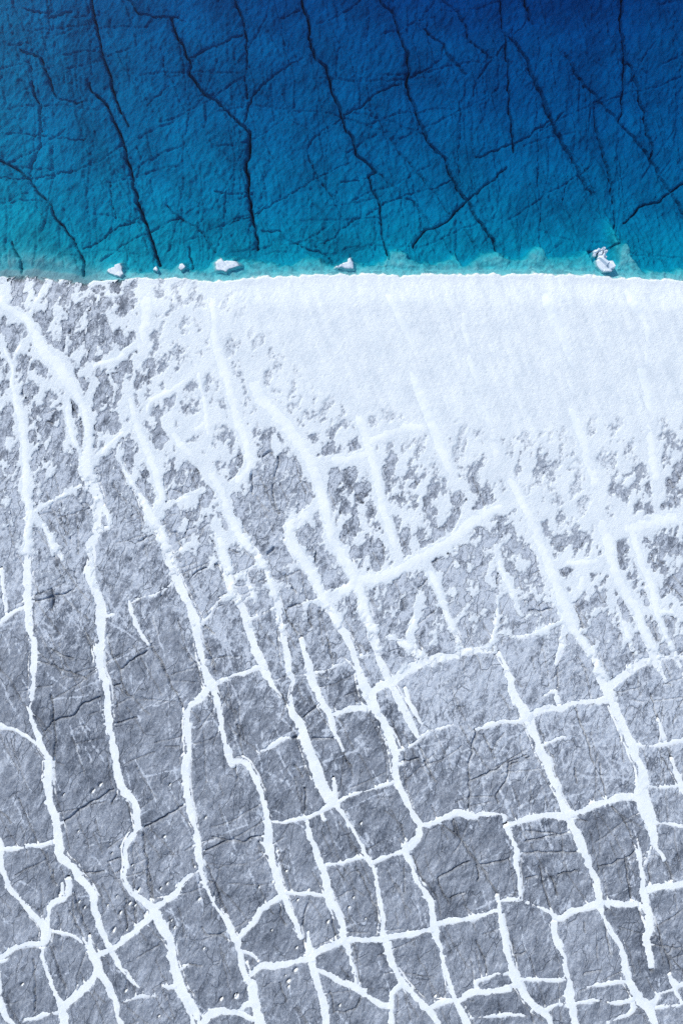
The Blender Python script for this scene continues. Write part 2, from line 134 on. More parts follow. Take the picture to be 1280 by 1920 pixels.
 ('e1', 'short snow rung in the row of small slabs at centre left', [(-9.97,-6.08,0.344),(-9.11,-5.62,0.43),(-8.42,-5.19,0.275),(-7.48,-4.93,0.206)], None),
 (None, None, [(-8.94,-5.62,0.378),(-8.77,-6.56,0.309),(-8.39,-7.59,0.241),(-7.82,-8.54,0.138)], 'e1'),
 (None, None, [(-9.28,-8.49,0.138),(-8.42,-7.85,0.206)], 'e1'),
 ('e3', 'thin snow rung below the row of small slabs left of the fifth long vein', [(-8.68,-10.03,0.172),(-7.56,-9.66,0.155),(-6.7,-9.23,0.189),(-6.1,-8.93,0.241)], None),
 ('e4', 'short stub of snow left of the sixth long vein, near picture centre', [(-3.52,-8.66,0.275),(-2.41,-8.37,0.481),(-1.55,-8.11,0.516)], None),
 ('e5', 'widest diagonal snow band, rising from picture centre to the right snow bank', [(-1.29,-8.63,0.55),(-0.34,-7.68,0.688),(0.69,-7.16,0.791),(1.55,-6.39,0.963),(2.75,-6.3,0.963),(4.13,-5.96,0.963),(5.33,-5.45,0.963),(6.7,-4.67,1.066),(7.91,-3.98,1.066),(9.28,-3.21,0.963),(10.49,-2.52,1.031),(11.38,-1.58,1.134),(12.75,-0.55,1.031),(14.13,0.14,0.791),(15.84,0.66,0.619),(16.45,0.86,0.275)], None),
 ('e6', 'hair thin snow rung between the short tapering vein and sixth long vein', [(-2.49,-15.07,0.309),(-1.37,-14.81,0.206),(-0.34,-14.3,0.155),(1.12,-13.99,0.172)], None),
 (None, None, [(1.63,-13.61,0.138),(2.75,-13.27,0.138)], 'e6'),
 ('e7', 'wide snow rung below the centre, from the sixth long vein towards the right', [(2.66,-17.05,0.722),(3.78,-16.27,0.584),(4.81,-15.93,0.722),(6.02,-14.9,0.791),(7.22,-14.3,0.791),(8.25,-13.87,0.859),(9.63,-13.61,0.653),(10.83,-13.47,0.516),(11.03,-13.18,0.464),(12.41,-13.01,0.464),(14.21,-12.84,0.55)], None),
 (None, None, [(14.21,-12.75,0.413),(14.26,-11.72,0.344),(14.38,-10.86,0.241),(14.55,-9.66,0.172),(14.61,-7.94,0.138)], 'e7'),
 ('e8', 'short snow rung left of the sixth long vein, just below picture centre', [(-0.94,-18.97,0.55),(0,-18.77,0.481),(1.03,-18.42,0.516),(2.58,-18.39,0.55)], None),
 ('e9', 'snow rung with a dark hole at its right end, left of the fifth long vein', [(-7.99,-22.55,0.172),(-6.87,-22.12,0.43),(-5.67,-21.34,0.43),(-4.73,-21.17,0.206)], None),
 (None, None, [(-4.04,-21.04,0.378),(-3.44,-21,0.447)], 'e9'),
 ('e11', 'broken hairline of snow between the sixth and seventh long veins', [(5.41,-22.41,0.138),(6.53,-21.95,0.086),(8.08,-20.57,0.103),(9.28,-20.31,0.138),(10.57,-19.83,0.103)], None),
 ('e12', 'ragged Y shaped snow patch right of the central vein', [(4.3,-11.63,0.275),(5.84,-12.41,0.516),(7.73,-13.61,0.722),(8.25,-13.87,0.688)], None),
 (None, None, [(7.22,-8.63,0.172),(6.96,-10,0.344),(6.53,-11.38,0.516),(6.79,-12.75,0.516)], 'e12'),
 ('f1', 'level snow rung above the star knot of the eighth long vein', [(19.8,-4.93,0.859),(21.34,-4.76,0.447),(22.89,-4.67,0.619),(24.44,-4.67,0.619),(25.21,-5.19,0.722)], None),
 (None, None, [(22.98,-4.76,0.722),(22.63,-5.88,0.722),(22.2,-7.25,0.722),(21.26,-8.37,0.791)], 'f1'),
 (None, None, [(23.41,-5.39,0.344),(24.87,-5.45,0.413)], 'f1'),
 ('f2', 'thin curved snow rung running left from the star knot', [(20.74,-10.21,0.378),(19.63,-10.69,0.309),(18.42,-11.2,0.327),(17.39,-11.63,0.292),(16.19,-11.72,0.206),(14.9,-11.34,0.103)], None),
 ('f4', 'bent snow rung joining the eighth long vein and the broad vein near the right edge', [(25.21,-16.22,0.791),(26.16,-15.5,0.619),(27.19,-14.64,0.791),(28.39,-14.04,0.722),(29.51,-13.82,0.791)], None),
 (None, None, [(29.68,-13.71,0.378),(30.8,-13.61,0.344),(32.52,-13.61,0.275)], 'f4'),
 ('f5', 'snow rung between the seventh and eighth long veins, with a dark pit along it', [(17.56,-19.11,0.619),(18.59,-18.59,0.567),(19.63,-18.42,0.567),(20.66,-18.42,0.619),(21.69,-17.91,0.43),(22.72,-17.82,0.395),(24.09,-17.73,0.516),(25.21,-17.56,0.722)], None),
 (None, None, [(20.4,-18.08,0.447),(20.14,-17.22,0.516),(19.88,-16.79,0.378),(18.94,-17.22,0.103)], 'f5'),
 ('f7', 'thin snow rung running left from the seventh long vein knot', [(12.49,-20.45,0.309),(13.78,-19.97,0.43),(15.16,-19.63,0.292),(16.53,-19.63,0.327),(17.48,-19.28,0.619)], None),
 ('f8', 'short thin snow rung off the right side of the seventh long vein', [(18.94,-21.83,0.275),(20.31,-21.26,0.206),(21.09,-21.05,0.103)], None),
 ('f9', 'snow rung at the right edge reaching the eighth long vein', [(27.45,-21.86,0.378),(28.22,-21.95,0.223),(28.91,-21.95,0.223),(30.28,-21.77,0.43),(31.31,-21.52,0.481),(32.69,-21.17,0.413)], None),
 (None, None, [(29.59,-19.28,0.138),(29.85,-20.14,0.275),(30.37,-21.52,0.447)], 'f9'),
 ('f10', 'soft wide snow band rising to the right edge under the snow bank', [(25.13,-2.01,1.031),(27.19,-1.58,1.238),(28.91,-1.06,1.238),(30.63,-0.55,1.066),(32.69,-0.2,0.894)], None),
 ('f11', 'snow rung at the right edge joining the broad right vein', [(27.7,-9.18,0.481),(29.25,-9.31,0.55),(30.63,-9.4,0.378),(32.69,-9.74,0.241)], None),
 ('T', 'thin snow streak between the eighth long vein and the broad right vein', [(25.81,-8.8,0.138),(26.24,-10.17,0.292),(26.84,-11.55,0.292),(27.39,-13.18,0.206)], None),
 ('t2', 'thin curved snow streak left of the eighth long vein in the patchy snow', [(14.5,-3.13,0.241),(14.98,-5.36,0.378),(16.02,-7.59,0.447),(16.62,-9.66,0.241)], None),
 ('t3', 'faint snow streak above the wide rung right of picture centre', [(9.91,-9.48,0.241),(10.69,-11.03,0.292),(11.24,-12.66,0.258)], None),
 ('g1', 'long snow rung from the angular right vein through the seventh to the eighth long vein', [(15.59,-29.31,0.516),(16.88,-28.93,0.533),(18.08,-28.59,0.567),(19.45,-28.41,0.584),(21,-28.59,0.653),(21.52,-28.33,0.55),(22.72,-27.98,0.567),(23.75,-27.47,0.567),(24.95,-27.13,0.567),(26.16,-26.78,0.653),(27.36,-26.7,0.859)], None),
 ('g2', 'snow rung at lower right, running left from the seventh long vein into a dark tail', [(16.7,-36.49,0.172),(17.73,-36.75,0.138),(18.94,-37.27,0.155),(19.54,-37.61,0.378),(20.48,-38.13,0.464),(21.52,-37.52,0.619),(22.72,-37.18,0.619),(24.01,-36.75,0.791)], None),
 ('g2b', 'snow rung between the seventh long vein and the stout vein by the right edge', [(24.52,-36.66,0.688),(25.64,-36.75,0.619),(26.84,-36.84,0.567),(27.96,-36.75,0.378)], None),
 ('g3', 'level snow rung near the bottom between the angular vein and the broken vein', [(16.53,-43.88,0.447),(17.91,-43.88,0.378),(19.28,-43.88,0.378),(21,-43.88,0.43)], None),
 ('g4', 'arched snow rung near the bottom between the sixth long vein and the angular vein', [(10.95,-45.83,0.516),(11.89,-45.17,0.567),(13.09,-45,0.602),(14.47,-44.91,0.567),(16.02,-44.62,0.619)], None),
 (None, None, [(12.75,-44.91,0.447),(12.58,-44.06,0.395),(13.61,-43.71,0.327),(14.64,-43.28,0.327),(15.67,-43.28,0.361),(16.19,-43.71,0.55)], 'g4'),
 ('g6', 'broken snow rung lowest at the bottom right, left of the seventh long vein', [(21.69,-46.15,0.344),(23.06,-45.86,0.292),(24.23,-45.77,0.206)], None),
 (None, None, [(24.82,-45.91,0.309),(26.16,-46.03,0.413),(27.53,-45.65,0.447)], 'g6'),
 ('g7', 'snow rung tapering leftwards from the seventh long vein near the bottom right', [(22.81,-44.52,0.206),(24.09,-44.31,0.309),(25.47,-44.14,0.361),(26.76,-43.97,0.481)], None),
 ('g8', 'thin snow line along the bottom edge right of centre', [(11.89,-47.41,0.086),(13.27,-47.41,0.138),(14.47,-47.24,0.258),(15.84,-47.15,0.327),(17.3,-47.24,0.206)], None),
 ('g9', 'short curved snow rung linking the angular and broken veins at the bottom edge', [(19.02,-46.89,0.481),(19.63,-46.46,0.413),(20.31,-46.15,0.309),(21.34,-46.34,0.413)], None),
 ('g10', 'hooked snow strand at the bottom edge left of the seventh long vein end', [(27.19,-45.77,0.378),(27.19,-46.89,0.413),(25.98,-47.41,0.361),(24.95,-47.92,0.327),(24.09,-48.61,0.309)], None),
 ('g11', 'stout snow rung leaving the right edge near the bottom right', [(28.31,-35.51,0.584),(29.77,-35.12,0.602),(30.97,-35.03,0.602),(32.69,-34.69,0.584)], None),
 ('g12', 'thin snow rung at the right edge beside the swollen end of the eighth long vein', [(28.56,-25.66,0.206),(30.11,-25.84,0.189),(31.74,-25.66,0.378)], None),
 (None, None, [(30.88,-23,0.241),(31.31,-24.38,0.447),(31.74,-25.41,0.516),(32.17,-26.61,0.344)], 'g12'),
 ('g13', 'thin snow rung at the right edge under the swollen end of the eighth long vein', [(29.08,-29.07,0.413),(30.28,-29.22,0.275),(31.31,-29.36,0.258),(32.69,-29.7,0.241)], None),
 ('g15', 'branching snow vein in the bottom right corner', [(28.82,-46.41,0.791),(29.59,-45.52,0.567),(29.8,-45.17,0.275),(30.97,-44.83,0.275),(31.28,-44.49,0.756),(30.83,-43.63,0.481),(30.71,-43.28,0.172)], None),
 (None, None, [(31.31,-44.52,0.516),(32.69,-44.06,0.43)], 'g15'),
 (None, None, [(29.34,-46.58,0.241),(30.63,-46.38,0.258),(31.91,-46.2,0.292),(31.45,-45.26,0.275),(31.31,-44.66,0.344)], 'g15'),
 ('h2', 'soft snow ridge dropping from the shore in the left patchy snow', [(-18.42,21.59,1.031),(-18.25,18.84,1.203),(-18.59,16.78,0.722),(-18.42,14.72,0.481)], None),
 ('h3', 'narrow snow ridge slanting across the left patchy snow to the second long vein', [(-24.44,12.91,0.344),(-22.89,13.69,0.361),(-21,14.37,0.447),(-19.19,15.66,0.516)], None),
 ('h5', 'narrow snow ridge in the patchy snow, above the broad slanting vein', [(-19.19,8.27,0.344),(-18.25,9.22,0.447),(-17.73,10.51,0.447),(-16.02,11.28,0.447),(-14.64,12.31,0.378),(-13.52,13.26,0.309)], None),
 ('h6', 'thin snow rung with dark spots between the second long vein and the broad slanting vein', [(-23.41,4.41,0.275),(-22.2,5.78,0.447),(-21.34,6.64,0.241),(-19.97,7.84,0.378),(-19.28,8.27,0.447)], None),
 ('h7', 'broad snow ridge leading into the top of the fifth long vein', [(-16.44,8.53,0.516),(-15.16,6.47,0.688),(-14.12,5.44,0.859),(-13.01,4.58,1.031)], None),
 ('h8', 'faint snow ridge crossing the patchy snow below the soft shore ridge', [(-14.98,6.9,0.309),(-13.09,8.02,0.447),(-11.2,8.96,0.447)], None),
 ('h10', 'thin forked snow line by the shore at the left', [(-29.16,18.33,0.275),(-28.56,19.87,0.241),(-28.05,20.73,0.206),(-27.27,21.59,0.241)], None),
 ('h11', 'thin snow vein right of the first long vein, in the left patchy snow', [(-25.64,11.28,0.413),(-25.64,9.22,0.309),(-25.3,7.5,0.344),(-24.61,5.78,0.309),(-24.27,4.75,0.344)], None),
 ('h12', 'thin forked snow line near the left edge, above the first long vein', [(-30.76,13.34,0.172),(-30.54,14.37,0.189),(-30.11,15.41,0.189),(-28.82,16.44,0.206)], None),
 ('h13', 'thin snow rung between the first and second long veins at the patchy snow', [(-28.65,0.02,0.206),(-26.84,1.14,0.189),(-25.12,2,0.223),(-24.27,2.43,0.275)], None),
 ('h15', 'faint upright snow ridge right of the left patchy snow', [(-13.52,14.37,0.241),(-13.35,13,0.258),(-12.92,10.94,0.275),(-12.58,8.53,0.378),(-12.58,5.78,0.378)], None),
 ('h16', 'thin snow rung left of the fifth long vein in the lower patchy snow', [(-16.79,0.37,0.309),(-15.16,1.14,0.361),(-12.92,2,0.378)], None),
 ('r2', 'soft snow ridge through the dark patches right of the central vein', [(1.03,10.25,0.688),(1.89,8.02,0.894),(2.58,5.78,0.894),(3.27,3.37,0.894),(3.7,0.97,0.859),(4.3,-1.06,0.791),(4.98,-3.3,0.688),(5.5,-4.67,0.516)], None),
 ('r3', 'wide soft snow band crossing the dark patches above the picture centre', [(-2.32,4.58,0.894),(0.34,4.92,0.859),(2.32,5.44,0.859),(2.58,6.38,0.859),(4.47,7.33,0.859),(7.05,8.02,0.859),(9.28,7.67,0.859)], None),
 ('r1', 'faint snow ridge crossing the smooth bank from the shore, just right of picture centre', [(3.61,21.77,0.516),(3.95,20.91,0.619),(5.33,18.33,0.756),(6.53,15.41,0.859),(7.22,11.97,0.859),(8.08,9.22,0.894),(8.94,6.81,0.894),(9.97,4.23,0.791),(10.74,2.34,0.688)], None),
 ('r4', 'faint snow ridge through the smooth bank leading into the eighth long vein', [(11.03,19.7,0.516),(11.38,17.98,0.619),(11.89,15.41,0.756),(12.58,11.97,0.791),(13.78,8.19,0.894),(14.47,5.44,0.928),(15.33,4.06,0.928)], None),
 ('r5', 'faint snow ridge through the smooth bank leading into the broad right vein', [(18.59,21.25,0.516),(19.11,20.05,0.688),(20.31,17.12,0.859),(21.17,13.69,0.859),(21.86,9.39,0.894),(22.72,5.95,0.928),(23.58,3.37,0.928),(24.27,1.14,0.963)], None),
 ('r6', 'faint snow ridge in the smooth bank closest to the right edge', [(26.5,21.25,0.516),(27.19,19.7,0.688),(28.56,17.12,0.859),(28.31,12.83,0.859),(28.73,8.53,0.894),(29.08,5.09,0.894),(29.77,1.66,0.894)], None),
]
FISSURES = [
 [(-23.75,49.69,0.262),(-23.47,47.81,0.262),(-23.19,46.31,0.3),(-22.81,44.44,0.262),(-22.25,42.38,0.262),(-21.69,40.69,0.262),(-21.22,38.81,0.262),(-20.66,37.5,0.187),(-20,36.38,0.112)],
 [(-23.75,40.5,0.094),(-23.28,39.56,0.15),(-22.44,38.81,0.225),(-21.69,37.5,0.262),(-20.94,36,0.3),(-20.47,34.5,0.337),(-20,32.63,0.375),(-19.53,30.75,0.412),(-19.16,29.06,0.45),(-18.78,27.94,0.412),(-18.22,26.63,0.3),(-17.75,25.32,0.337),(-17.47,24.19,0.337),(-17,23.07,0.225)],
 [(-33.69,33.94,0.15),(-32,33.1,0.15),(-30.69,32.53,0.169),(-29.84,31.5,0.187),(-29.28,31.5,0.225),(-28.63,30.19,0.225),(-27.5,29.25,0.187),(-27.13,28.13,0.187),(-26,26.63,0.206),(-24.88,24.94,0.206),(-24.22,23.44,0.262),(-24.13,22.13,0.225)],
 [(-31.16,25.5,0.15),(-30.5,24.19,0.187),(-30.03,22.88,0.225),(-29.94,21.94,0.187)],
 [(-29.28,42,0.15),(-29,40.13,0.187),(-28.44,38.25,0.225),(-28.34,36.38,0.169),(-28.44,34.5,0.131),(-29.19,33,0.112),(-29.28,31.69,0.112)],
 [(-30.31,43.69,0.187),(-28.81,43.13,0.169),(-28.06,42.38,0.169),(-27.69,40.88,0.206),(-27.13,39.56,0.206),(-26.19,38.81,0.15),(-24.5,38.72,0.112)],
 [(-27.78,49.69,0.169),(-27.69,48,0.169),(-27.54,46.69,0.187),(-27.59,45.19,0.112)],
 [(-27.41,46.69,0.15),(-26.19,47.06,0.187),(-25.44,47.25,0.15)],
 [(-30.13,47.63,0.112),(-29,47.25,0.15),(-27.59,47.21,0.15)],
 [(-20.75,49.5,0.225),(-19.81,48,0.225),(-19.06,47.06,0.225),(-17.75,46.69,0.187),(-16.06,46.69,0.187),(-14.56,46.13,0.112)],
 [(-16.06,46.5,0.262),(-15.5,45,0.262),(-14.75,43.5,0.262),(-14.19,42.38,0.262),(-14.28,41.63,0.225),(-13.44,40.13,0.225),(-12.13,39,0.225),(-10.63,37.69,0.206),(-9.5,36.66,0.262),(-8.75,36,0.375),(-8.6,35.06,0.412),(-8.75,33.75,0.45),(-8.94,32.25,0.45),(-8.75,30.56,0.375),(-8.57,28.88,0.375),(-8.28,27.57,0.375),(-7.97,25.88,0.262),(-7.78,24.75,0.225)],
 [(-10.69,49.5,0.3),(-9.94,48,0.3),(-9.38,46.69,0.262),(-9.09,45.38,0.187),(-8.91,43.5,0.15),(-9,40.5,0.15),(-8.91,39,0.131)],
 [(-14.1,42.94,0.15),(-11.94,43.88,0.15),(-10.44,44.53,0.169),(-9.32,44.91,0.15)],
 [(-9.19,36.94,0.206),(-8.44,38.81,0.206),(-7.31,40.31,0.169),(-6,41.44,0.15),(-4.5,42.38,0.131),(-3.56,42.66,0.112)],
 [(-3.94,49.69,0.262),(-3.66,48,0.262),(-3.28,46.88,0.3),(-3,45.19,0.262),(-2.81,43.69,0.262),(-1.88,42.38,0.3),(-1.22,41.25,0.337),(-0.85,39.56,0.337),(-0.1,37.88,0.337),(0.28,36.56,0.262),(0.94,35.44,0.262),(1.5,33.75,0.3),(2.44,33,0.262),(3.28,32.06,0.262)],
 [(3.28,32.06,0.15),(4.5,31.03,0.169),(5.81,29.91,0.169),(6.75,29.25,0.15),(7.69,28.13,0.15),(9,26.44,0.131),(10.5,24.28,0.112)],
 [(3.28,32.06,0.187),(2.62,31.69,0.187),(2.81,30.94,0.262),(3.28,29.81,0.225),(3.75,28.13,0.262),(3.84,26.63,0.262),(3.94,25.5,0.187),(4.31,24.38,0.187),(4.4,23.44,0.169)],
 [(3,49.5,0.3),(3.94,48,0.3),(4.97,46.88,0.3),(5.34,45.38,0.262),(6.09,43.69,0.3),(6.28,42,0.3),(6.19,40.13,0.337),(6.94,38.25,0.3),(7.69,36.19,0.3),(8.43,34.69,0.262),(9.75,33.19,0.262),(10.31,31.69,0.244),(11.06,30.19,0.262),(11.84,29.35,0.337),(12.69,27.94,0.3),(13.62,26.63,0.262),(14.28,25.69,0.262),(14.47,24.57,0.225)],
 [(11.84,29.35,0.244),(10.81,28.31,0.262),(9.69,27.38,0.244),(8,26.53,0.225),(7.5,26.16,0.225),(6.75,24.94,0.187)],
 [(11.84,29.35,0.225),(12.87,30.19,0.187),(14.19,31.31,0.169),(15.5,32.44,0.15)],
 [(8.94,49.12,0.225),(9.87,48,0.225),(10.81,47.16,0.262),(11.66,45.94,0.262),(12.12,44.44,0.206),(13.44,43.31,0.15),(14,42.75,0.131)],
 [(14.84,49.69,0.187),(14.94,48,0.187),(15.12,46.31,0.206),(15.41,44.44,0.225),(15.59,42.38,0.225),(15.78,40.5,0.225),(15.78,38.25,0.206),(15.97,36.38,0.206),(16.25,34.88,0.244),(16.16,33.94,0.187)],
 [(17,49.69,0.337),(17.28,48,0.337),(17.66,46.69,0.3),(18.03,45.94,0.187)],
 [(17.37,45.94,0.112),(16.06,44.63,0.15)],
 [(15.78,44.63,0.225),(16.62,43.88,0.262),(17.56,42.38,0.337),(18.12,40.88,0.375),(18.87,39.38,0.412),(19.53,37.5,0.487),(20.19,36.19,0.487),(20.94,34.69,0.375),(21.87,33,0.225),(22.81,31.13,0.225),(23.56,29.91,0.169)],
 [(26.47,49.69,0.337),(26.47,48,0.337),(26.28,46.5,0.375),(26.47,44.63,0.412),(26.75,42.56,0.375),(26.56,40.88,0.262),(26.47,39,0.244),(26.19,36.75,0.169)],
 [(26.84,42.56,0.262),(27.59,41.06,0.262),(27.97,39.19,0.3),(28.43,37.5,0.262),(28.81,35.63,0.337),(29.28,34.5,0.225),(29.09,33.38,0.187)],
 [(20.94,43.22,0.15),(21.87,41.81,0.15),(23.09,40.13,0.187),(24.5,38.63,0.131),(26,36.94,0.131),(27.12,35.63,0.169),(28.43,34.13,0.187),(29.56,32.44,0.262),(30.31,31.13,0.262),(30.87,30.19,0.3),(31.43,29.44,0.337),(32,28.5,0.337),(33.5,26.07,0.3)],
 [(33.5,31.69,0.187),(32,30.94,0.187),(30.87,30.19,0.225),(29.93,29.25,0.206),(28.43,28.97,0.206),(27.5,28.03,0.225),(26.56,27.19,0.206)],
 [(19.62,36.85,0.187),(18.5,36.1,0.169),(17.37,35.25,0.169),(16.25,34.69,0.187),(14.94,34.31,0.15),(12.69,33.38,0.112)],
 [(20.19,36.85,0.169),(20.94,37.69,0.131)],
 [(23.75,38.06,0.15),(24.03,35.63,0.187),(24.69,33.75,0.206),(25.25,31.5,0.225),(25.62,29.25,0.244),(25.72,27.75,0.225),(25.53,26.82,0.225),(25.62,25.69,0.169),(26.09,25.13,0.187),(24.87,24.75,0.169),(23.19,24.47,0.169)],
 [(18.31,39,0.112),(18.5,36,0.112),(18.5,33,0.112),(18.59,29.25,0.131),(18.87,26.63,0.131)],
 [(15.69,44.25,0.131),(14.19,42.56,0.131),(12.69,40.69,0.15),(12.5,39.19,0.131)],
 [(-0,36.85,0.15),(-1.5,36,0.15),(-2.81,34.88,0.131),(-3.19,34.13,0.112),(-2.44,32.06,0.112),(-1.13,30,0.112),(0.19,27.75,0.112)],
 [(0.19,37.31,0.169),(1.5,38.06,0.169),(2.25,38.53,0.169),(3.56,39.56,0.15),(5.44,40.31,0.15)],
 [(2.25,38.06,0.15),(3.56,36.75,0.15),(4.31,35.44,0.15),(5.81,33.56,0.15),(7.5,31.5,0.15),(8.81,30,0.131),(10.12,28.13,0.112)],
 [(2.62,31.5,0.131),(-0,30.94,0.112)],
 [(1.12,33,0.112),(-1.5,31.88,0.112),(-4.5,30.19,0.112),(-7.69,28.31,0.112),(-10.88,27,0.094)],
 [(-7.5,26.35,0.15),(-5.81,26.35,0.169),(-4.88,25.5,0.15),(-2.63,24.57,0.169),(-1.5,24.19,0.131),(-0.75,23.25,0.131)],
 [(-16.44,28.88,0.075),(-15.41,27.85,0.15),(-14.56,27.38,0.169),(-13.44,26.63,0.187),(-12.5,25.5,0.206),(-11.75,24.47,0.187)],
 [(-24.31,24.75,0.15),(-22.63,25.69,0.15),(-20.94,26.82,0.15),(-19.06,27.75,0.15)],
 [(-17.94,26.44,0.15),(-16.63,26.91,0.131),(-15.31,27.75,0.112)],
 [(-33.69,31.5,0.131),(-32,31.5,0.131),(-29.56,31.5,0.131),(-26.94,31.88,0.131),(-25.44,32.16,0.112)],
 [(6.28,40.88,0.169),(7.87,41.63,0.15),(9.18,42.56,0.15),(9.47,43.69,0.131)],
 [(11.09,38.63,0.112),(11.19,36,0.112),(11,33,0.112),(11.09,30.94,0.15)],
 [(10.91,28.31,0.15),(10.81,26.44,0.15),(10.81,24.19,0.131)],
 [(7.87,45.38,0.187),(9.37,44.06,0.225),(10.5,42.56,0.225),(11.81,41.25,0.187)],
 [(-0.38,47.44,0.15),(-0.28,45.75,0.131)],
 [(-5.63,46.69,0.15),(-3.94,47.16,0.15)],
 [(-5.63,45.56,0.131),(-4.97,42.38,0.112)],
 [(-32,35.72,0.075),(-29.19,35.63,0.075),(-26,35.25,0.094),(-23.94,35.06,0.094)],
 [(-2.63,25.03,0.131),(-0.75,25.69,0.131),(0.19,26.82,0.112),(2.25,27.94,0.112),(4.5,29.25,0.131),(6.37,30,0.169),(8.62,30.38,0.15),(10.5,31.31,0.131)],
 [(20.94,28.13,0.112),(21.12,31.13,0.112),(21.31,32.44,0.112)],
 [(26,35.25,0.112),(26.19,32.06,0.112),(26.75,28.5,0.131)],
 [(21.12,34.5,0.131),(21.87,33.75,0.131),(23,32.06,0.131),(23.94,30,0.131)],
 [(-17,43.69,0.131),(-16.44,41.06,0.15),(-15.5,41.06,0.131)],
 [(-18.31,38.25,0.131),(-17,39.56,0.15),(-15.69,40.69,0.131)],
 [(7.5,27.75,0.112),(7.4,26.44,0.112)],
 [(-12,30.1,0.094),(-10.31,30,0.112),(-8.63,30.19,0.094)],
 [(-19.44,30.94,0.112),(-18.88,33,0.112),(-19.25,34.31,0.094)],
 [(-21.78,31.13,0.112),(-21.5,29.06,0.112),(-21.22,27.38,0.112)],
 [(-14.28,24.94,0.169),(-14.19,23.82,0.169),(-13.91,22.88,0.169)],
 [(-10.82,30.19,0.112),(-11,27.75,0.112),(-11.57,24.94,0.112)],
 [(8.94,26.82,0.112),(9.87,25.13,0.112),(10.44,24.19,0.112)],
 [(11.19,27.19,0.15),(12.31,25.5,0.15),(13.06,24.57,0.131)],
]
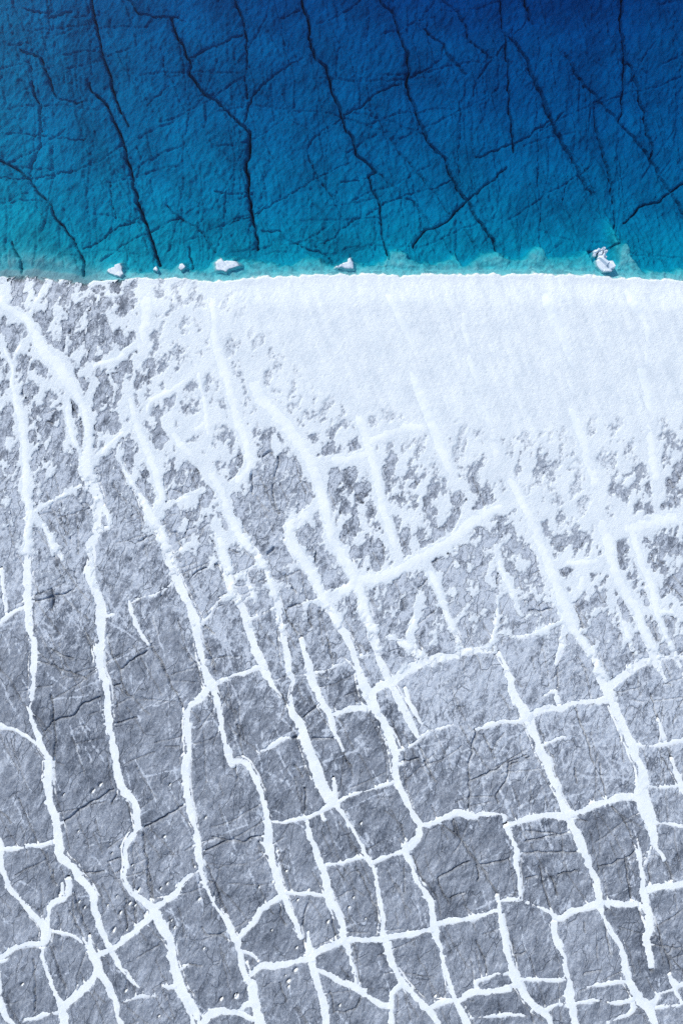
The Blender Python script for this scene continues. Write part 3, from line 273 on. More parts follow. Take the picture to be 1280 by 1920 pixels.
CRACKS = [
 [(-28.91,-8.37,0.086),(-27.87,-8.11,0.086),(-27.02,-7.94,0.206),(-26.16,-7.68,0.086),(-25.12,-7.25,0.069)],
 [(-27.1,-7.25,0.138),(-27.02,-7.94,0.206),(-27.1,-9.14,0.103)],
 [(-20.74,-14.81,0.086),(-19.62,-13.95,0.103),(-18.25,-12.96,0.12)],
 [(-20.74,-14.81,0.086),(-21.52,-13.27,0.069),(-21.86,-11.55,0.052)],
 [(-20.74,-14.81,0.069),(-20.48,-16.19,0.086),(-19.97,-17.22,0.069)],
 [(-27.19,-12.75,0.069),(-26.16,-13.44,0.103),(-25.12,-13.7,0.086)],
 [(-21.52,-16.27,0.086),(-20.74,-16.02,0.069)],
 [(-26.84,-19.54,0.103),(-25.12,-19.02,0.103),(-24.27,-18.08,0.103),(-22.55,-17.25,0.086)],
 [(-27.19,-17.22,0.086),(-27.02,-19.28,0.12),(-26.79,-21.34,0.086),(-26.93,-23.92,0.069)],
 [(-17.91,-12.58,0.086),(-16.87,-14.13,0.103),(-16.02,-16.02,0.103),(-14.98,-17.91,0.103),(-14.73,-18.77,0.086)],
 [(-19.62,-13.95,0.052),(-18.94,-13.44,0.052)],
 [(-16.53,-7.16,0.103),(-16.87,-7.94,0.052)],
 [(-12.92,-10.43,0.138),(-11.89,-11.46,0.086)],
 [(-18.94,-2.78,0.086),(-17.56,-1.92,0.086)],
 [(-14.98,-3.64,0.069),(-15.5,-1.92,0.069)],
 [(-13.61,-5.7,0.069),(-12.58,-5.19,0.086),(-11.37,-5.02,0.069)],
 [(-14.3,-6.22,0.069),(-13.52,-5.62,0.086)],
 [(-13.35,-10.86,0.069),(-12.58,-12.75,0.069),(-11.72,-14.98,0.069)],
 [(-21.17,-19.88,0.069),(-19.62,-19.45,0.069),(-19.19,-19.37,0.052)],
 [(-28.56,-13.95,0.052),(-25.12,-15.16,0.052),(-23.92,-15.67,0.052)],
 [(-24.01,-10.86,0.069),(-23.49,-12.75,0.086),(-23.15,-13.95,0.069)],
 [(-33.03,-19.97,0.086),(-30.97,-20.31,0.155),(-30.11,-20.66,0.138),(-29.34,-21.17,0.206),(-28.73,-21.6,0.138)],
 [(-24.09,-5.7,0.103),(-23.75,-4.5,0.069)],
 [(-27.62,-20.49,0.052),(-27.02,-19.45,0.052)],
 [(-26.5,-29.45,0.103),(-25.3,-28.59,0.138),(-24.78,-28.16,0.155),(-23.23,-27.13,0.12),(-21.34,-26.09,0.086)],
 [(-24.78,-28.16,0.069),(-23.92,-27.64,0.086)],
 [(-18.77,-29.53,0.086),(-17.73,-29.36,0.12),(-16.7,-28.67,0.12),(-14.73,-27.55,0.103)],
 [(-24.44,-33.83,0.12),(-23.41,-33.91,0.103),(-22.37,-33.62,0.069)],
 [(-21.86,-32.8,0.069),(-20.48,-32.37,0.086)],
 [(-20.23,-36.23,0.069),(-20.14,-39.33,0.086)],
 [(-19.37,-36.58,0.052),(-19.32,-38.3,0.069)],
 [(-18.59,-30.05,0.103),(-18.42,-31.59,0.086),(-17.99,-34,0.086),(-17.56,-36.41,0.086)],
 [(-18.25,-34,0.069),(-17.82,-36.58,0.069)],
 [(-12.92,-31.68,0.103),(-11.89,-31.42,0.086),(-10.86,-30.82,0.12),(-10,-30.73,0.086)],
 [(-25.47,-37.44,0.103),(-24.78,-38.81,0.086),(-23.92,-40.36,0.086)],
 [(-25.12,-35.72,0.103),(-24.44,-37.95,0.103),(-23.58,-39.67,0.086)],
 [(-27.36,-40.7,0.086),(-26.84,-41.91,0.086),(-26.33,-43.63,0.103),(-25.81,-44.66,0.069)],
 [(-13.35,-34.86,0.103),(-12.23,-34.69,0.086),(-11.2,-36.75,0.086),(-10.51,-37.95,0.069)],
 [(-13.09,-38.98,0.086),(-12.66,-39.59,0.086),(-11.37,-39.67,0.086),(-10.51,-40.27,0.069)],
 [(-14.81,-42.51,0.069),(-13.09,-42.59,0.086)],
 [(-28.82,-41.91,0.052),(-28.65,-46.89,0.069)],
 [(-27.02,-33.66,0.086),(-26.76,-35.03,0.069)],
 [(-12.84,-32.63,0.069),(-11.55,-35.72,0.086),(-10.69,-38.13,0.069)],
 [(-33.03,-26.95,0.052),(-30.97,-29.19,0.052)],
 [(-30.28,-26.95,0.052),(-28.73,-30.22,0.052),(-27.7,-32.63,0.052),(-26.84,-35.03,0.052)],
 [(-27.19,-26.09,0.069),(-27.27,-28.16,0.069)],
 [(-21,-26.27,0.069),(-21.52,-27.3,0.052)],
 [(-20.14,-26.95,0.086),(-19.71,-28.67,0.086),(-19.37,-29.7,0.069)],
 [(-16.02,-37.95,0.052),(-16.53,-40.19,0.052)],
 [(-13.78,-33.31,0.069),(-14.12,-32.63,0.052)],
 [(-20.74,-42.77,0.069),(-19.97,-43.28,0.069),(-20.14,-44.49,0.052)],
 [(-12.03,-30.56,0.12),(-11,-30.65,0.12),(-9.11,-30.99,0.12),(-8.59,-30.56,0.103),(-7.39,-30.39,0.103)],
 [(-7.73,-30.91,0.103),(-7.13,-31.42,0.103)],
 [(0,-27.98,0.138),(1.03,-29.7,0.138),(2.06,-31.59,0.155)],
 [(-0.69,-36.58,0.103),(0,-37.95,0.086)],
 [(-0.86,-37.95,0.086),(-0.52,-40.02,0.086)],
 [(-3.52,-38.3,0.086),(-3.61,-39.16,0.103),(-3.44,-40.88,0.086)],
 [(-3.27,-36.75,0.069),(-3.61,-38.13,0.069)],
 [(1.38,-33.31,0.069),(2.41,-35.38,0.086),(3.61,-38.47,0.086)],
 [(3.09,-34.34,0.069),(3.61,-36.23,0.086),(3.78,-37.61,0.086)],
 [(6.53,-32.28,0.12),(7.22,-34,0.103),(7.91,-35.03,0.103)],
 [(1.03,-24.72,0.052),(0.86,-23.69,0.069),(0.34,-23.34,0.052)],
 [(-5.84,-36.75,0.069),(-5.67,-37.95,0.069),(-5.16,-38.81,0.052)],
 [(7.73,-23.34,0.086),(8.77,-25.23,0.086)],
 [(5.5,-29.36,0.086),(6.02,-30.73,0.086)],
 [(-0.52,-46.89,0.069),(1.03,-46.72,0.086),(1.89,-45.52,0.069)],
 [(-5.84,-44.14,0.069),(-5.16,-45.86,0.086)],
 [(5.67,-23.34,0.069),(7.22,-23.17,0.103)],
 [(-9.97,-23.86,0.086),(-9.8,-25.23,0.069)],
 [(10.31,-28.84,0.086),(10.66,-30.22,0.086)],
 [(-1.03,-45,0.086),(-0.69,-47.06,0.069)],
 [(0.86,-41.73,0.069),(1.38,-43.28,0.086),(1.63,-44.49,0.069)],
 [(8.94,-34.34,0.069),(9.97,-36.75,0.069)],
 [(5.84,-33.31,0.052),(5.93,-35.72,0.069)],
 [(-3.44,-25.92,0.103),(-3.35,-27.98,0.086)],
 [(-4.3,-23.69,0.069),(-3.61,-24.89,0.052)],
 [(10.43,-28.67,0.138),(11.03,-30.39,0.155),(11.98,-31.94,0.189),(12.92,-33.14,0.206),(13.78,-34.52,0.155),(14.64,-36.06,0.138)],
 [(8.97,-34.34,0.086),(10,-33.83,0.103),(11.89,-32.8,0.103)],
 [(12.92,-33.23,0.12),(14.13,-32.97,0.086),(15.67,-32.49,0.086)],
 [(12.66,-33.14,0.103),(12.84,-34.52,0.103)],
 [(10,-36.23,0.103),(11.55,-35.72,0.069)],
 [(18.59,-33.31,0.086),(18.94,-34.86,0.12),(19.37,-36.58,0.12),(19.8,-37.61,0.103)],
 [(19.63,-34.17,0.086),(20.23,-35.89,0.086)],
 [(26.5,-32.63,0.086),(26.93,-35.03,0.12),(27.19,-36.58,0.086)],
 [(24.09,-33.31,0.103),(25.81,-32.8,0.103),(28.05,-31.59,0.086)],
 [(16.88,-31.94,0.069),(22.38,-31.85,0.086)],
 [(29.25,-37.95,0.086),(29.77,-39.33,0.086),(30.28,-41.05,0.12),(30.71,-42.08,0.138),(30.8,-43.45,0.086)],
 [(24.61,-38.3,0.086),(24.95,-40.02,0.103),(25.21,-41.56,0.069)],
 [(15.16,-37.78,0.12),(15.67,-40.02,0.103),(16.19,-41.56,0.103),(16.62,-43.45,0.086)],
 [(27.88,-36.92,0.138),(28.13,-38.13,0.155),(28.39,-38.98,0.12)],
 [(16.88,-44.14,0.12),(17.56,-45.52,0.103)],
 [(17.73,-46.72,0.086),(17.91,-47.92,0.086)],
 [(22.72,-43.28,0.069),(24.27,-42.94,0.069)],
 [(12.58,-40.19,0.069),(13.44,-42.08,0.086),(13.61,-43.45,0.086)],
 [(9.31,-29.19,0.052),(11.03,-30.56,0.086)],
 [(17.22,-30.91,0.069),(19.63,-30.39,0.069),(21.34,-30.05,0.052)],
 [(20.14,-34,0.103),(22.03,-33.66,0.086)],
 [(21.86,-24.03,0.069),(22.03,-25.41,0.069)],
 [(24.09,-23.52,0.069),(24.78,-26.78,0.069)],
 [(21,-41.91,0.12),(21.26,-43.45,0.103)],
 [(12.06,-25.23,0.069),(14.3,-24.2,0.086),(15.16,-23.69,0.069)],
 [(29.59,-31.59,0.086),(30.37,-32.63,0.103),(30.97,-34.52,0.103)],
 [(28.73,-32.8,0.069),(28.91,-35.03,0.069)],
 [(25.13,-27.47,0.086),(26.5,-29.02,0.069),(27.19,-30.56,0.069)],
 [(17.22,-29.88,0.069),(20.31,-30.22,0.052)],
 [(17.39,-34.34,0.12),(18.25,-34.17,0.103)],
 [(16.19,-41.56,0.069),(17.05,-41.31,0.086)],
 [(22.72,-38.47,0.069),(22.81,-39.5,0.069)],
 [(31.14,-40.53,0.069),(30.63,-41.56,0.069)],
 [(28.22,-40.53,0.069),(32,-40.96,0.069)],
 [(27.88,-25.58,0.086),(27.36,-23.69,0.069)],
 [(21.69,-28.67,0.069),(23.06,-29.02,0.069)],
 [(15.67,-23.86,0.086),(17.56,-23,0.069)],
 [(11.8,-23.52,0.086),(11.98,-25.75,0.086),(11.8,-27.98,0.069)],
 [(15.76,-23.52,0.103),(15.33,-25.23,0.086),(14.47,-26.44,0.086),(14.64,-27.3,0.069)],
 [(-6.36,-16.36,0.103),(-5.33,-17.73,0.12),(-4.12,-20.14,0.138)],
 [(-7.39,-4.84,0.103),(-6.53,-6.39,0.12),(-5.33,-9.31,0.12),(-4.12,-11.38,0.103)],
 [(-6.96,-3.98,0.172),(-6.27,-3.38,0.241)],
 [(-5.33,-5.88,0.086),(-4.3,-7.59,0.103)],
 [(-3.44,-9.14,0.086),(-2.75,-10.86,0.086)],
 [(-0.34,-21.17,0.12),(0.17,-22.55,0.103),(0.86,-24.01,0.086)],
 [(4.13,-19.8,0.12),(5.16,-21,0.103),(5.59,-22.03,0.086)],
 [(4.3,-14.98,0.138),(3.95,-14.13,0.086)],
 [(6.36,-22.03,0.103),(7.22,-21.34,0.155),(8.08,-20.57,0.12)],
 [(-4.47,-21.14,0.275),(-4.21,-21.14,0.241)],
 [(-2.75,-21.17,0.103),(-1.37,-21.17,0.086),(-0.52,-21.09,0.069)],
 [(-9.28,-1.23,0.069),(-8.42,-2.78,0.086)],
 [(-6.36,1,0.103),(-5.84,-0.2,0.103)],
 [(-2.41,-3.64,0.086),(-2.49,-5.36,0.086)],
 [(-7.56,-13.09,0.086),(-6.87,-14.98,0.086)],
 [(-4.98,-8.8,0.086),(-3.78,-8.63,0.069)],
 [(-1.37,-11.72,0.069),(-0.86,-13.78,0.086)],
 [(-11.34,-7.94,0.086),(-10.31,-7.77,0.069),(-9.45,-8.97,0.069)],
 [(-11,-22.03,0.069),(-10.48,-23.41,0.069)],
 [(-9.71,-19.97,0.069),(-9.28,-22.89,0.069)],
 [(7.22,-21.86,0.086),(8.25,-23.75,0.086)],
 [(8.08,-6.22,0.069),(7.22,-7.08,0.052)],
 [(-3.61,-19.28,0.069),(-2.06,-17.99,0.069)],
 [(14.64,-13.09,0.12),(15.67,-14.81,0.103)],
 [(17.56,0.14,0.155),(18.16,-0.8,0.103)],
 [(20.14,-5.53,0.12),(21,-7.94,0.12)],
 [(21.69,-8.63,0.086),(22.72,-10.86,0.103)],
 [(21.86,-17.87,0.189),(22,-17.91,0.155)],
 [(21.86,-18.08,0.12),(22.55,-20.14,0.103),(23.23,-22.03,0.103),(23.58,-23.75,0.069)],
 [(24.09,-14.13,0.12),(24.61,-15.5,0.12)],
 [(24.95,-18.25,0.103),(25.81,-20.14,0.103),(26.24,-21.52,0.086)],
 [(12.58,-20.66,0.12),(12.23,-22.2,0.138),(11.89,-23.75,0.103)],
 [(13.27,-20.83,0.103),(14.3,-23.06,0.12)],
 [(15.16,-19.63,0.103),(16.36,-19.8,0.086)],
 [(29.94,-14.98,0.12),(30.8,-16.36,0.103)],
 [(14.64,-5.36,0.086),(14.55,-7.08,0.103)],
 [(28.91,-17.05,0.069),(29.59,-19.45,0.086)],
 [(30.63,-22.03,0.103),(31.14,-23.75,0.086)],
 [(25.3,-8.97,0.103),(25.81,-9.66,0.103)],
 [(17.22,-22.89,0.069),(15.67,-23.58,0.086)],
 [(17.56,-9.31,0.103),(19.63,-9.14,0.103)],
 [(20.31,-16.53,0.069),(20.14,-14.47,0.069)],
 [(-32,19.02,0.12),(-30.8,18.33,0.155),(-29.68,17.9,0.155)],
 [(-23.66,19.1,0.275),(-23.61,18.93,0.241)],
 [(-31.05,13,0.138),(-30.93,11.97,0.086)],
 [(-21.34,6.3,0.138),(-20.14,7.59,0.155),(-19.62,7.5,0.103)],
 [(-21,5.78,0.069),(-19.97,3.72,0.12),(-19.11,1.83,0.12)],
 [(-30.97,13.69,0.069),(-31.31,15.41,0.086)],
 [(-25.81,15.41,0.086),(-25.38,17.12,0.069)],
 [(-25.12,9.56,0.069),(-25.47,10.59,0.069)],
 [(-27.53,8.53,0.12),(-27.19,8.36,0.12)],
 [(-30.45,6.81,0.052),(-31.31,6.12,0.069)],
 [(-8.11,5.78,0.241),(-8.08,5.09,0.241)],
 [(-8.25,5.09,0.155),(-8.42,3.72,0.12),(-8.34,1.66,0.103)],
 [(-7.73,5.01,0.086),(-6.62,5.61,0.172),(-5.84,4.92,0.12),(-6.19,3.37,0.086),(-6.45,1.66,0.103),(-6.02,0.01,0.103)],
]
PITS = [(-22.63,-25.58,34),(-23.32,-26.18,36),(-26.07,-26.52,24),(-24.7,-29.96,22),(-21.69,-31.08,12),(-20.74,-31.42,22),(-21.52,-32.02,18),(-16.1,-25.58,22),(-16.62,-30.48,26),(-19.62,-33.14,20),(-19.02,-35.46,34),(-16.96,-35.34,24),(-16.36,-34.86,26),(-21.09,-36.06,22),(-21.94,-36.92,20),(-19.88,-36.75,30),(-20.74,-37.61,32),(-19.37,-36.92,22),(-21.38,-39.24,40),(-15.93,-38.3,20),(-15.67,-38.98,26),(-13.35,-36.32,32),(-12.92,-40.96,22),(-11.29,-45.69,34),(-20.23,-44.91,30),(-17.13,-47.32,22),(-29.94,-44.31,28),(-26.33,-35.81,30),(-24.09,-37.09,26),(-24.61,-36.58,24),(-27.79,-27.21,16),(-12.75,-28.67,22),(-24.78,-44.4,16),(-18.25,-37.61,24),(-15.5,-35.03,16),(-20.66,-31.42,16),(-10,-45.34,22),(-6.02,-31.77,24),(-5.16,-33.66,22),(-7.73,-35.2,20),(-6.45,-34.69,22),(-3.09,-35.46,22),(1.12,-36.15,20),(0.69,-37.09,22),(2.23,-38.13,18),(-1.29,-38.47,32),(-4.33,-42.94,38),(-4.98,-43.97,36),(-9.88,-45.43,44),(-0.17,-46.29,24),(8.77,-45.43,26),(-5.24,-43.45,18),(-6.53,-39.24,18),(-4.21,-40.88,24),(-4.98,-44.49,24),(1.81,-29.19,26),(-4.12,-36.41,22)]

# ------------------------------------------------------------------ helpers
COL = scene.collection
def tag(o, label=None, cat=None, group=None, kind=None):
    if label: o['label'] = label
    if cat: o['category'] = cat
    if group: o['group'] = group
    if kind: o['kind'] = kind
    return o

_rs = np.random.RandomState(11)
_PERM = _rs.permutation(4096).astype(np.int32)
_ANG = _rs.rand(4096) * 2 * np.pi
_GX = np.cos(_ANG).astype(np.float32); _GY = np.sin(_ANG).astype(np.float32)
def gnoise(x, y, seed=0):
    """gradient noise, about -0.7..0.7"""
    x = np.asarray(x, np.float32) + np.float32(seed * 37.31 + 1000.5); y = np.asarray(y, np.float32) + np.float32(seed * 19.77 + 1000.25)
    xi = np.floor(x).astype(np.int32); yi = np.floor(y).astype(np.int32)
    fx = x - xi; fy = y - yi
    u = fx * fx * fx * (fx * (fx * 6 - 15) + 10); v = fy * fy * fy * (fy * (fy * 6 - 15) + 10)
    def g(ix, iy, dx, dy):
        h = _PERM[(_PERM[ix & 4095] + iy) & 4095]
        return _GX[h] * dx + _GY[h] * dy
    a = g(xi, yi, fx, fy); b = g(xi + 1, yi, fx - 1, fy)
    c = g(xi, yi + 1, fx, fy - 1); d = g(xi + 1, yi + 1, fx - 1, fy - 1)
    return (a + u * (b - a)) * (1 - v) + (c + u * (d - c)) * v
def fbm(x, y, seed=0, octv=4, gain=0.5, lac=2.03):
    s = 0; a = 1.0
    for i in range(octv):
        s = s + a * gnoise(x, y, seed + i * 3)
        x = x * lac; y = y * lac; a *= gain
    return s
def sstep(a, b, x):
    t = np.clip((x - a) / (b - a), 0, 1)
    return t * t * (3 - 2 * t)
def rot(x, y, deg, su, sv):
    """coordinates along (u) and across (v) a direction, divided by lengths su, sv"""
    c, s = math.cos(R(deg)), math.sin(R(deg))
    return (x * c + y * s) / su, (-x * s + y * c) / sv
def rank(n):
    """noise to a uniform 0..1 spread"""
    q = np.quantile(n.ravel()[::37], np.linspace(0, 1, 65))
    return np.interp(n, q, np.linspace(0, 1, 65)).astype(np.float32)

def smooth_path(pts, step, wob=.10, fq=1.1):
    """Catmull-Rom through (x, y, w), resampled"""
    p = np.array(pts, float)
    if len(p) == 2: 
        p = np.array([p[0], (p[0] + p[1]) / 2, p[1]])
    q = np.vstack([2 * p[0] - p[1], p, 2 * p[-1] - p[-2]])
    out = []
    for i in range(1, len(q) - 2):
        L = np.hypot(*(q[i + 1] - q[i])[:2]); n = max(2, int(L / step))
        t = np.arange(n)[:, None] / n
        a, b, c, d = q[i - 1], q[i], q[i + 1], q[i + 2]
        out.append(.5 * (2 * b + (c - a) * t + (2 * a - 5 * b + 4 * c - d) * t * t + (3 * b - a - 3 * c + d) * t ** 3))
    out.append(q[-2][None])
    o = np.vstack(out); o[:, 2] = np.maximum(o[:, 2], .04)
    # natural wander of the crack line
    dx, dy = fbm(o[:, 0] * fq, o[:, 1] * fq, 61, 3, .6), fbm(o[:, 0] * fq, o[:, 1] * fq, 67, 3, .6)
    o[:, 0] += wob * dx; o[:, 1] += wob * dy
    return o

def mesh_from(name, verts, faces, mat, parent=None, smooth=True, origin=None, attrs=None, link=True):
    """fast mesh from numpy arrays (quads)"""
    verts = np.asarray(verts, np.float32); faces = np.asarray(faces, np.int32)
    if origin is None:
        origin = (verts.min(0) + verts.max(0)) / 2
    origin = np.asarray(origin, np.float32)
    k = faces.shape[1]
    me = bpy.data.meshes.new(name)
    me.vertices.add(len(verts)); me.loops.add(faces.size); me.polygons.add(len(faces))
    me.vertices.foreach_set('co', (verts - origin).ravel())
    me.loops.foreach_set('vertex_index', faces.ravel())
    me.polygons.foreach_set('loop_start', np.arange(len(faces), dtype=np.int32) * k)
    me.polygons.foreach_set('loop_total', np.full(len(faces), k, np.int32))
    me.polygons.foreach_set('use_smooth', np.full(len(faces), smooth))
    me.update(calc_edges=True)
    for an, av in (attrs or {}).items():
        a = me.attributes.new(an, 'FLOAT', 'POINT'); a.data.foreach_set('value', np.asarray(av, np.float32))
    me.materials.append(mat)
    o = bpy.data.objects.new(name, me)
    COL.objects.link(o)
    o.location = origin.tolist()
    if parent is not None:
        o.parent = parent
        o.location = (Vector(origin.tolist()) - parent.location)
    return o

# ------------------------------------------------------------------ materials
class NT:
    def __init__(s, name):
        s.m = bpy.data.materials.new(name); s.m.use_nodes = True
        s.t = s.m.node_tree; s.t.nodes.clear()
        s.out = s.n('ShaderNodeOutputMaterial')
    def n(s, kind, **kw):
        x = s.t.nodes.new(kind)
        for k, v in kw.items(): setattr(x, k, v)
        return x
    def l(s, a, b): s.t.links.new(a, b)
    def val(s, sock, v):
        if isinstance(v, bpy.types.NodeSocket): s.l(v, sock)
        else: sock.default_value = v
    def math(s, op, a, b=0.0, clamp=False):
        x = s.n('ShaderNodeMath', operation=op, use_clamp=clamp); s.val(x.inputs[0], a); s.val(x.inputs[1], b); return x.outputs[0]
    def mapping(s, vec, rotz=0, scale=(1, 1, 1)):
        x = s.n('ShaderNodeMapping'); s.l(vec, x.inputs[0]); x.inputs['Rotation'].default_value = (0, 0, rotz)
        y = s.n('ShaderNodeMapping'); s.l(x.outputs[0], y.inputs[0]); y.inputs['Scale'].default_value = scale; return y.outputs[0]
    def noise(s, vec, scale, detail=4, rough=.55, dist=0.0):
        x = s.n('ShaderNodeTexNoise'); s.l(vec, x.inputs['Vector'])
        x.inputs['Scale'].default_value = scale; x.inputs['Detail'].default_value = detail; x.inputs['Roughness'].default_value = rough; x.inputs['Distortion'].default_value = dist
        return x.outputs[0]
    def ramp(s, fac, stops):
        x = s.n('ShaderNodeValToRGB'); s.l(fac, x.inputs[0]); e = x.color_ramp.elements
        while len(e) < len(stops): e.new(.5)
        for i, (p, c) in enumerate(stops):
            e[i].position = p; e[i].color = (c if len(c) == 4 else (*c, 1))
        return x.outputs[0]
    def rng(s, v, a, b, c=0.0, d=1.0):
        x = s.n('ShaderNodeMapRange'); s.val(x.inputs[0], v)
        for i, q in enumerate((a, b, c, d)): x.inputs[i + 1].default_value = q
        return x.outputs[0]
    def mix(s, f, a, b, mode='MIX'):
        x = s.n('ShaderNodeMix', data_type='RGBA', blend_type=mode); s.val(x.inputs[0], f)
        for i, q in ((6, a), (7, b)):
            if isinstance(q, bpy.types.NodeSocket): s.l(q, x.inputs[i])
            else: x.inputs[i].default_value = (*q, 1)
        return x.outputs[2]
    def principled(s, col, rough=.6, spec=.3, normal=None):
        x = s.n('ShaderNodeBsdfPrincipled'); s.val(x.inputs['Base Color'], col if isinstance(col, bpy.types.NodeSocket) else (*col, 1))
        s.val(x.inputs['Roughness'], rough); x.inputs['Specular IOR Level'].default_value = spec
        if normal is not None: s.l(normal, x.inputs['Normal'])
        s.l(x.outputs[0], s.out.inputs[0]); return x
    def bump(s, h, strength, dist, nrm=None):
        x = s.n('ShaderNodeBump'); x.inputs['Strength'].default_value = strength; x.inputs['Distance'].default_value = dist
        s.l(h, x.inputs['Height'])
        if nrm is not None: s.l(nrm, x.inputs['Normal'])
        return x.outputs[0]
    def pos(s): return s.n('ShaderNodeNewGeometry').outputs['Position']
    def attr(s, nm): return s.n('ShaderNodeAttribute', attribute_name=nm).outputs['Fac']

def mat_ice():
    t = NT('bare_glacier_ice'); p = t.pos()
    sa = t.mapping(p, R(-58), (.62, 1.35, 1)); sb = t.mapping(p, R(-98), (.62, 1.35, 1))
    sw = t.rng(t.noise(p, .12, 2), .42, .58)
    st = sa
    big = t.noise(p, .16, 3, .5)
    mid = t.noise(st, .9, 5, .62, .5)
    fa = t.noise(sa, 4.2, 5, .82, .4); fb = t.noise(sb, 4.2, 5, .82, .4)
    fine = t.math('ADD', t.math('MULTIPLY', fa, t.math('SUBTRACT', 1.0, sw)), t.math('MULTIPLY', fb, sw))
    speck = t.noise(p, 7.5, 5, .9)
    f = t.math('ADD', t.math('MULTIPLY', mid, .34), t.math('ADD', t.math('MULTIPLY', fine, .40), t.math('ADD', t.math('MULTIPLY', big, .16), t.math('MULTIPLY', speck, .26))))
    rnd = t.n('ShaderNodeObjectInfo').outputs['Random']
    f = t.math('ADD', f, t.rng(rnd, 0, 1, -.022, .022))
    c = t.ramp(f, [(.485, (.120, .136, .165)), (.555, (.300, .324, .366)), (.605, (.420, .446, .490)), (.675, (.66, .69, .74))])
    # brownish dust film
    dust = t.rng(t.noise(p, .33, 4, .6), .5, .72)
    c = t.mix(t.math('MULTIPLY', dust, .25), c, (.205, .215, .24))
    # frost and blown snow lying in the hollows
    fr = t.math('ADD', t.attr('frost'), t.math('MULTIPLY', t.math('SUBTRACT', fine, .5), 1.6))
    fr = t.math('ADD', fr, t.math('MULTIPLY', t.math('SUBTRACT', mid, .5), 1.2))
    fr = t.math('ADD', fr, t.math('MULTIPLY', t.math('SUBTRACT', speck, .5), .9))
    fr = t.math('ADD', fr, t.math('MULTIPLY', t.math('SUBTRACT', t.noise(p, 2.2, 5, .7), .5), 1.5))
    fr = t.rng(fr, .32, .70)
    c = t.mix(t.math('MULTIPLY', fr, .9), c, (.76, .80, .85))
    # hair cracks
    wv = t.n('ShaderNodeVectorMath', operation='ADD'); t.l(t.mapping(p, R(-72), (.28, .95, 1)), wv.inputs[0])
    dn = t.n('ShaderNodeTexNoise'); t.l(p, dn.inputs['Vector']); dn.inputs['Scale'].default_value = .9
    sc = t.n('ShaderNodeVectorMath', operation='SCALE'); t.l(dn.outputs['Color'], sc.inputs[0]); sc.inputs['Scale'].default_value = .55
    t.l(sc.outputs[0], wv.inputs[1])
    vo = t.n('ShaderNodeTexVoronoi', feature='DISTANCE_TO_EDGE'); t.l(wv.outputs[0], vo.inputs['Vector']); vo.inputs['Scale'].default_value = .85
    line = t.rng(vo.outputs['Distance'], .0, .026, 1.0, 0.0)
    line = t.math('MULTIPLY', line, t.rng(t.noise(p, .45, 2), .42, .54))
    c = t.mix(t.math('MULTIPLY', line, .7), c, (.10, .11, .13))
    h = t.math('ADD', t.math('MULTIPLY', fine, .6), t.math('ADD', t.math('MULTIPLY', speck, .8), t.math('MULTIPLY', line, -.5)))
    t.principled(c, t.rng(fine, .3, .7, .45, .75), .25, t.bump(h, .9, .16))
    return t.m

def mat_snow(name, col, bump_s=.5, grain=7.0, thin=False):
    t = NT(name); p = t.pos()
    a = t.noise(p, .5, 4, .6); b = t.noise(p, grain, 5, .85); st = t.noise(t.mapping(p, R(-62), (.5, 1.4, 1)), 2.2, 4, .6)
    f = t.math('ADD', t.math('MULTIPLY', a, .46), t.math('ADD', t.math('MULTIPLY', b, .32), t.math('MULTIPLY', st, .24)))
    lo = tuple(x * q for x, q in zip(col, (.85, .875, .905)))
    c = t.ramp(f, [(.38, lo), (.56, col)])
    h = t.math('ADD', t.math('MULTIPLY', b, .9), t.math('MULTIPLY', st, .5))
    if not thin:                                 # drifted snow over the crack is duller than the packed fill
        lo2 = t.ramp(f, [(.38, (.77, .82, .855)), (.56, (.91, .935, .925))])
        c = t.mix(t.attr('bank'), c, lo2)
    if thin:                                     # thin wet snow lets the grey ice show
        th = t.math('ADD', t.attr('thin'), t.math('MULTIPLY', t.math('SUBTRACT', st, .5), 1.1))
        th = t.math('ADD', th, t.math('MULTIPLY', t.math('SUBTRACT', b, .5), .8))
        c = t.mix(t.math('MULTIPLY', t.rng(th, .2, .8), .45), c, (.60, .64, .69))
        th2 = t.math('ADD', th, t.math('MULTIPLY', t.math('SUBTRACT', t.noise(p, 3.5, 5, .7), .5), 1.6))
        c = t.mix(t.math('MULTIPLY', t.rng(th2, .62, .80), .85), c, (.34, .37, .42))
    t.principled(c, .75, .15, t.bump(h, bump_s, .16))
    return t.m

def mat_bed():
    t = NT('submerged_ice'); p = t.pos()
    st = t.mapping(p, R(-58), (.5, 1.3, 1))
    a = t.noise(p, .22, 4, .55); b = t.noise(st, 1.6, 5, .65, .3); d = t.noise(p, 5.0, 4, .8)
    f = t.math('ADD', t.math('MULTIPLY', a, .40), t.math('ADD', t.math('MULTIPLY', b, .40), t.math('MULTIPLY', d, .20)))
    c = t.ramp(f, [(.40, (.32, .38, .45)), (.52, (.58, .64, .70)), (.64, (.80, .86, .90))])
    c = t.mix(t.attr('pale'), c, (.68, .84, .87))
    c = t.mix(t.attr('silt_shade'), c, (.13, .155, .20))
    h = t.math('ADD', t.math('MULTIPLY', b, .8), t.math('MULTIPLY', d, .4))
    t.principled(c, .7, .1, t.bump(h, .9, .22))
    return t.m

def mat_block():
    t = NT('stranded_block_ice'); p = t.pos()
    a = t.noise(p, 1.8, 4, .6); b = t.noise(p, 9, 3, .6)
    c = t.ramp(a, [(.35, (.62, .71, .78)), (.6, (.86, .90, .93))])
    x = t.principled(c, .45, .4, t.bump(b, .5, .08))
    return t.m

